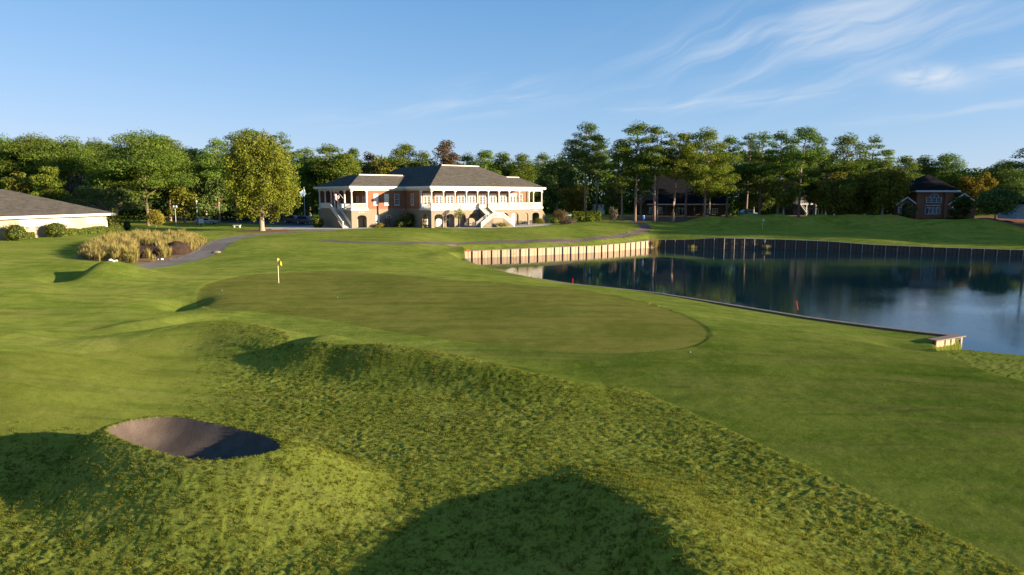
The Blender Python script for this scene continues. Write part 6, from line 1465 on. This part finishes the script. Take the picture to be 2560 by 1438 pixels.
# ------------------------------------------------------------------ rough grass: real blades in the foreground
def grass_blades():
    rng = np.random.default_rng(3)
    def tuft(nb, h, spread, w, seed):
        rng = np.random.default_rng(seed); a = rng.uniform(0, 6.28, nb); r = np.abs(rng.normal(0, .035, nb)); L = h * rng.uniform(.55, 1.15, nb); sp = L * rng.uniform(.2, spread, nb)
        bx, by = np.cos(a) * r, np.sin(a) * r; mx, my, mz = bx + np.cos(a) * sp * .4, by + np.sin(a) * sp * .4, L * .65; b = a + rng.normal(0, .6, nb)
        s, c = -np.sin(b) * w, np.cos(b) * w
        return np.stack([np.stack([bx, by, np.full(nb, -.02)], 1), np.stack([mx - s, my - c, mz], 1), np.stack([bx + np.cos(a) * sp, by + np.sin(a) * sp, L * (1 - .2 * sp / L)], 1), np.stack([mx + s, my + c, mz], 1)], 1).reshape(-1, 3)
    src = bpy.data.objects.new('grass_tuft', card_mesh('grass_tuft', np.concatenate([tuft(12, .05, 1.4, .005, 1)]), M['blade']))
    base = GROUND['rough']; o = bpy.data.objects.new('rough_grass', base.data); COL.objects.link(o)
    tag(o, 'long rough grass blades over the foreground humps and bunker mound', 'grass', kind='stuff')
    g = bpy.data.node_groups.new('rough_grass', 'GeometryNodeTree'); g.interface.new_socket('Geometry', in_out='INPUT', socket_type='NodeSocketGeometry'); g.interface.new_socket('Geometry', in_out='OUTPUT', socket_type='NodeSocketGeometry')
    N, Lk = g.nodes, g.links
    gi, go = N.new('NodeGroupInput'), N.new('NodeGroupOutput')
    at_ = N.new('GeometryNodeInputNamedAttribute'); at_.data_type = 'FLOAT'; at_.inputs['Name'].default_value = 'density'
    pos = N.new('GeometryNodeInputPosition'); sep = N.new('ShaderNodeSeparateXYZ'); Lk.new(pos.outputs[0], sep.inputs[0])
    mr = N.new('ShaderNodeMapRange'); mr.inputs['From Min'].default_value = 12; mr.inputs['From Max'].default_value = 40; mr.inputs['To Min'].default_value = 110; mr.inputs['To Max'].default_value = 45; Lk.new(sep.outputs['Y'], mr.inputs['Value'])
    mu = N.new('ShaderNodeMath'); mu.operation = 'MULTIPLY'; Lk.new(mr.outputs[0], mu.inputs[0]); Lk.new(at_.outputs[0], mu.inputs[1])
    nz = N.new('ShaderNodeTexNoise'); nz.inputs['Scale'].default_value = 3.2; nz.inputs['Detail'].default_value = 3; Lk.new(pos.outputs[0], nz.inputs['Vector'])
    m2 = N.new('ShaderNodeMapRange'); m2.inputs['From Min'].default_value = .42; m2.inputs['From Max'].default_value = .6; m2.inputs['To Min'].default_value = .6; m2.inputs['To Max'].default_value = 1.25; Lk.new(nz.outputs[0], m2.inputs['Value'])
    m3 = N.new('ShaderNodeMath'); m3.operation = 'MULTIPLY'; Lk.new(mu.outputs[0], m3.inputs[0]); Lk.new(m2.outputs[0], m3.inputs[1])
    ds = N.new('GeometryNodeDistributePointsOnFaces'); ds.distribute_method = 'RANDOM'; Lk.new(gi.outputs[0], ds.inputs['Mesh']); Lk.new(m3.outputs[0], ds.inputs['Density'])
    inst = N.new('GeometryNodeInstanceOnPoints'); oi = N.new('GeometryNodeObjectInfo'); oi.inputs['Object'].default_value = src
    rv = N.new('FunctionNodeRandomValue'); rv.data_type = 'FLOAT_VECTOR'; rv.inputs[0].default_value = (-.25, -.25, 0); rv.inputs[1].default_value = (.25, .25, 6.28)
    sv = N.new('FunctionNodeRandomValue'); sv.data_type = 'FLOAT'; sv.inputs[2].default_value = .55; sv.inputs[3].default_value = 1.3
    scm = N.new('ShaderNodeMath'); scm.operation = 'MULTIPLY'; Lk.new(sv.outputs[1], scm.inputs[0]); Lk.new(m2.outputs[0], scm.inputs[1])
    Lk.new(ds.outputs['Points'], inst.inputs['Points']); Lk.new(oi.outputs['Geometry'], inst.inputs['Instance']); Lk.new(rv.outputs[0], inst.inputs['Rotation']); Lk.new(scm.outputs[0], inst.inputs['Scale'])
    Lk.new(inst.outputs[0], go.inputs[0])
    md = o.modifiers.new('blades', 'NODES'); md.node_group = g
M['blade'] = leaf_mat('grass_blade', (.115, .13, .017), (.22, .218, .04), .5, (.28, .23, .07), .3, True)
grass_blades()
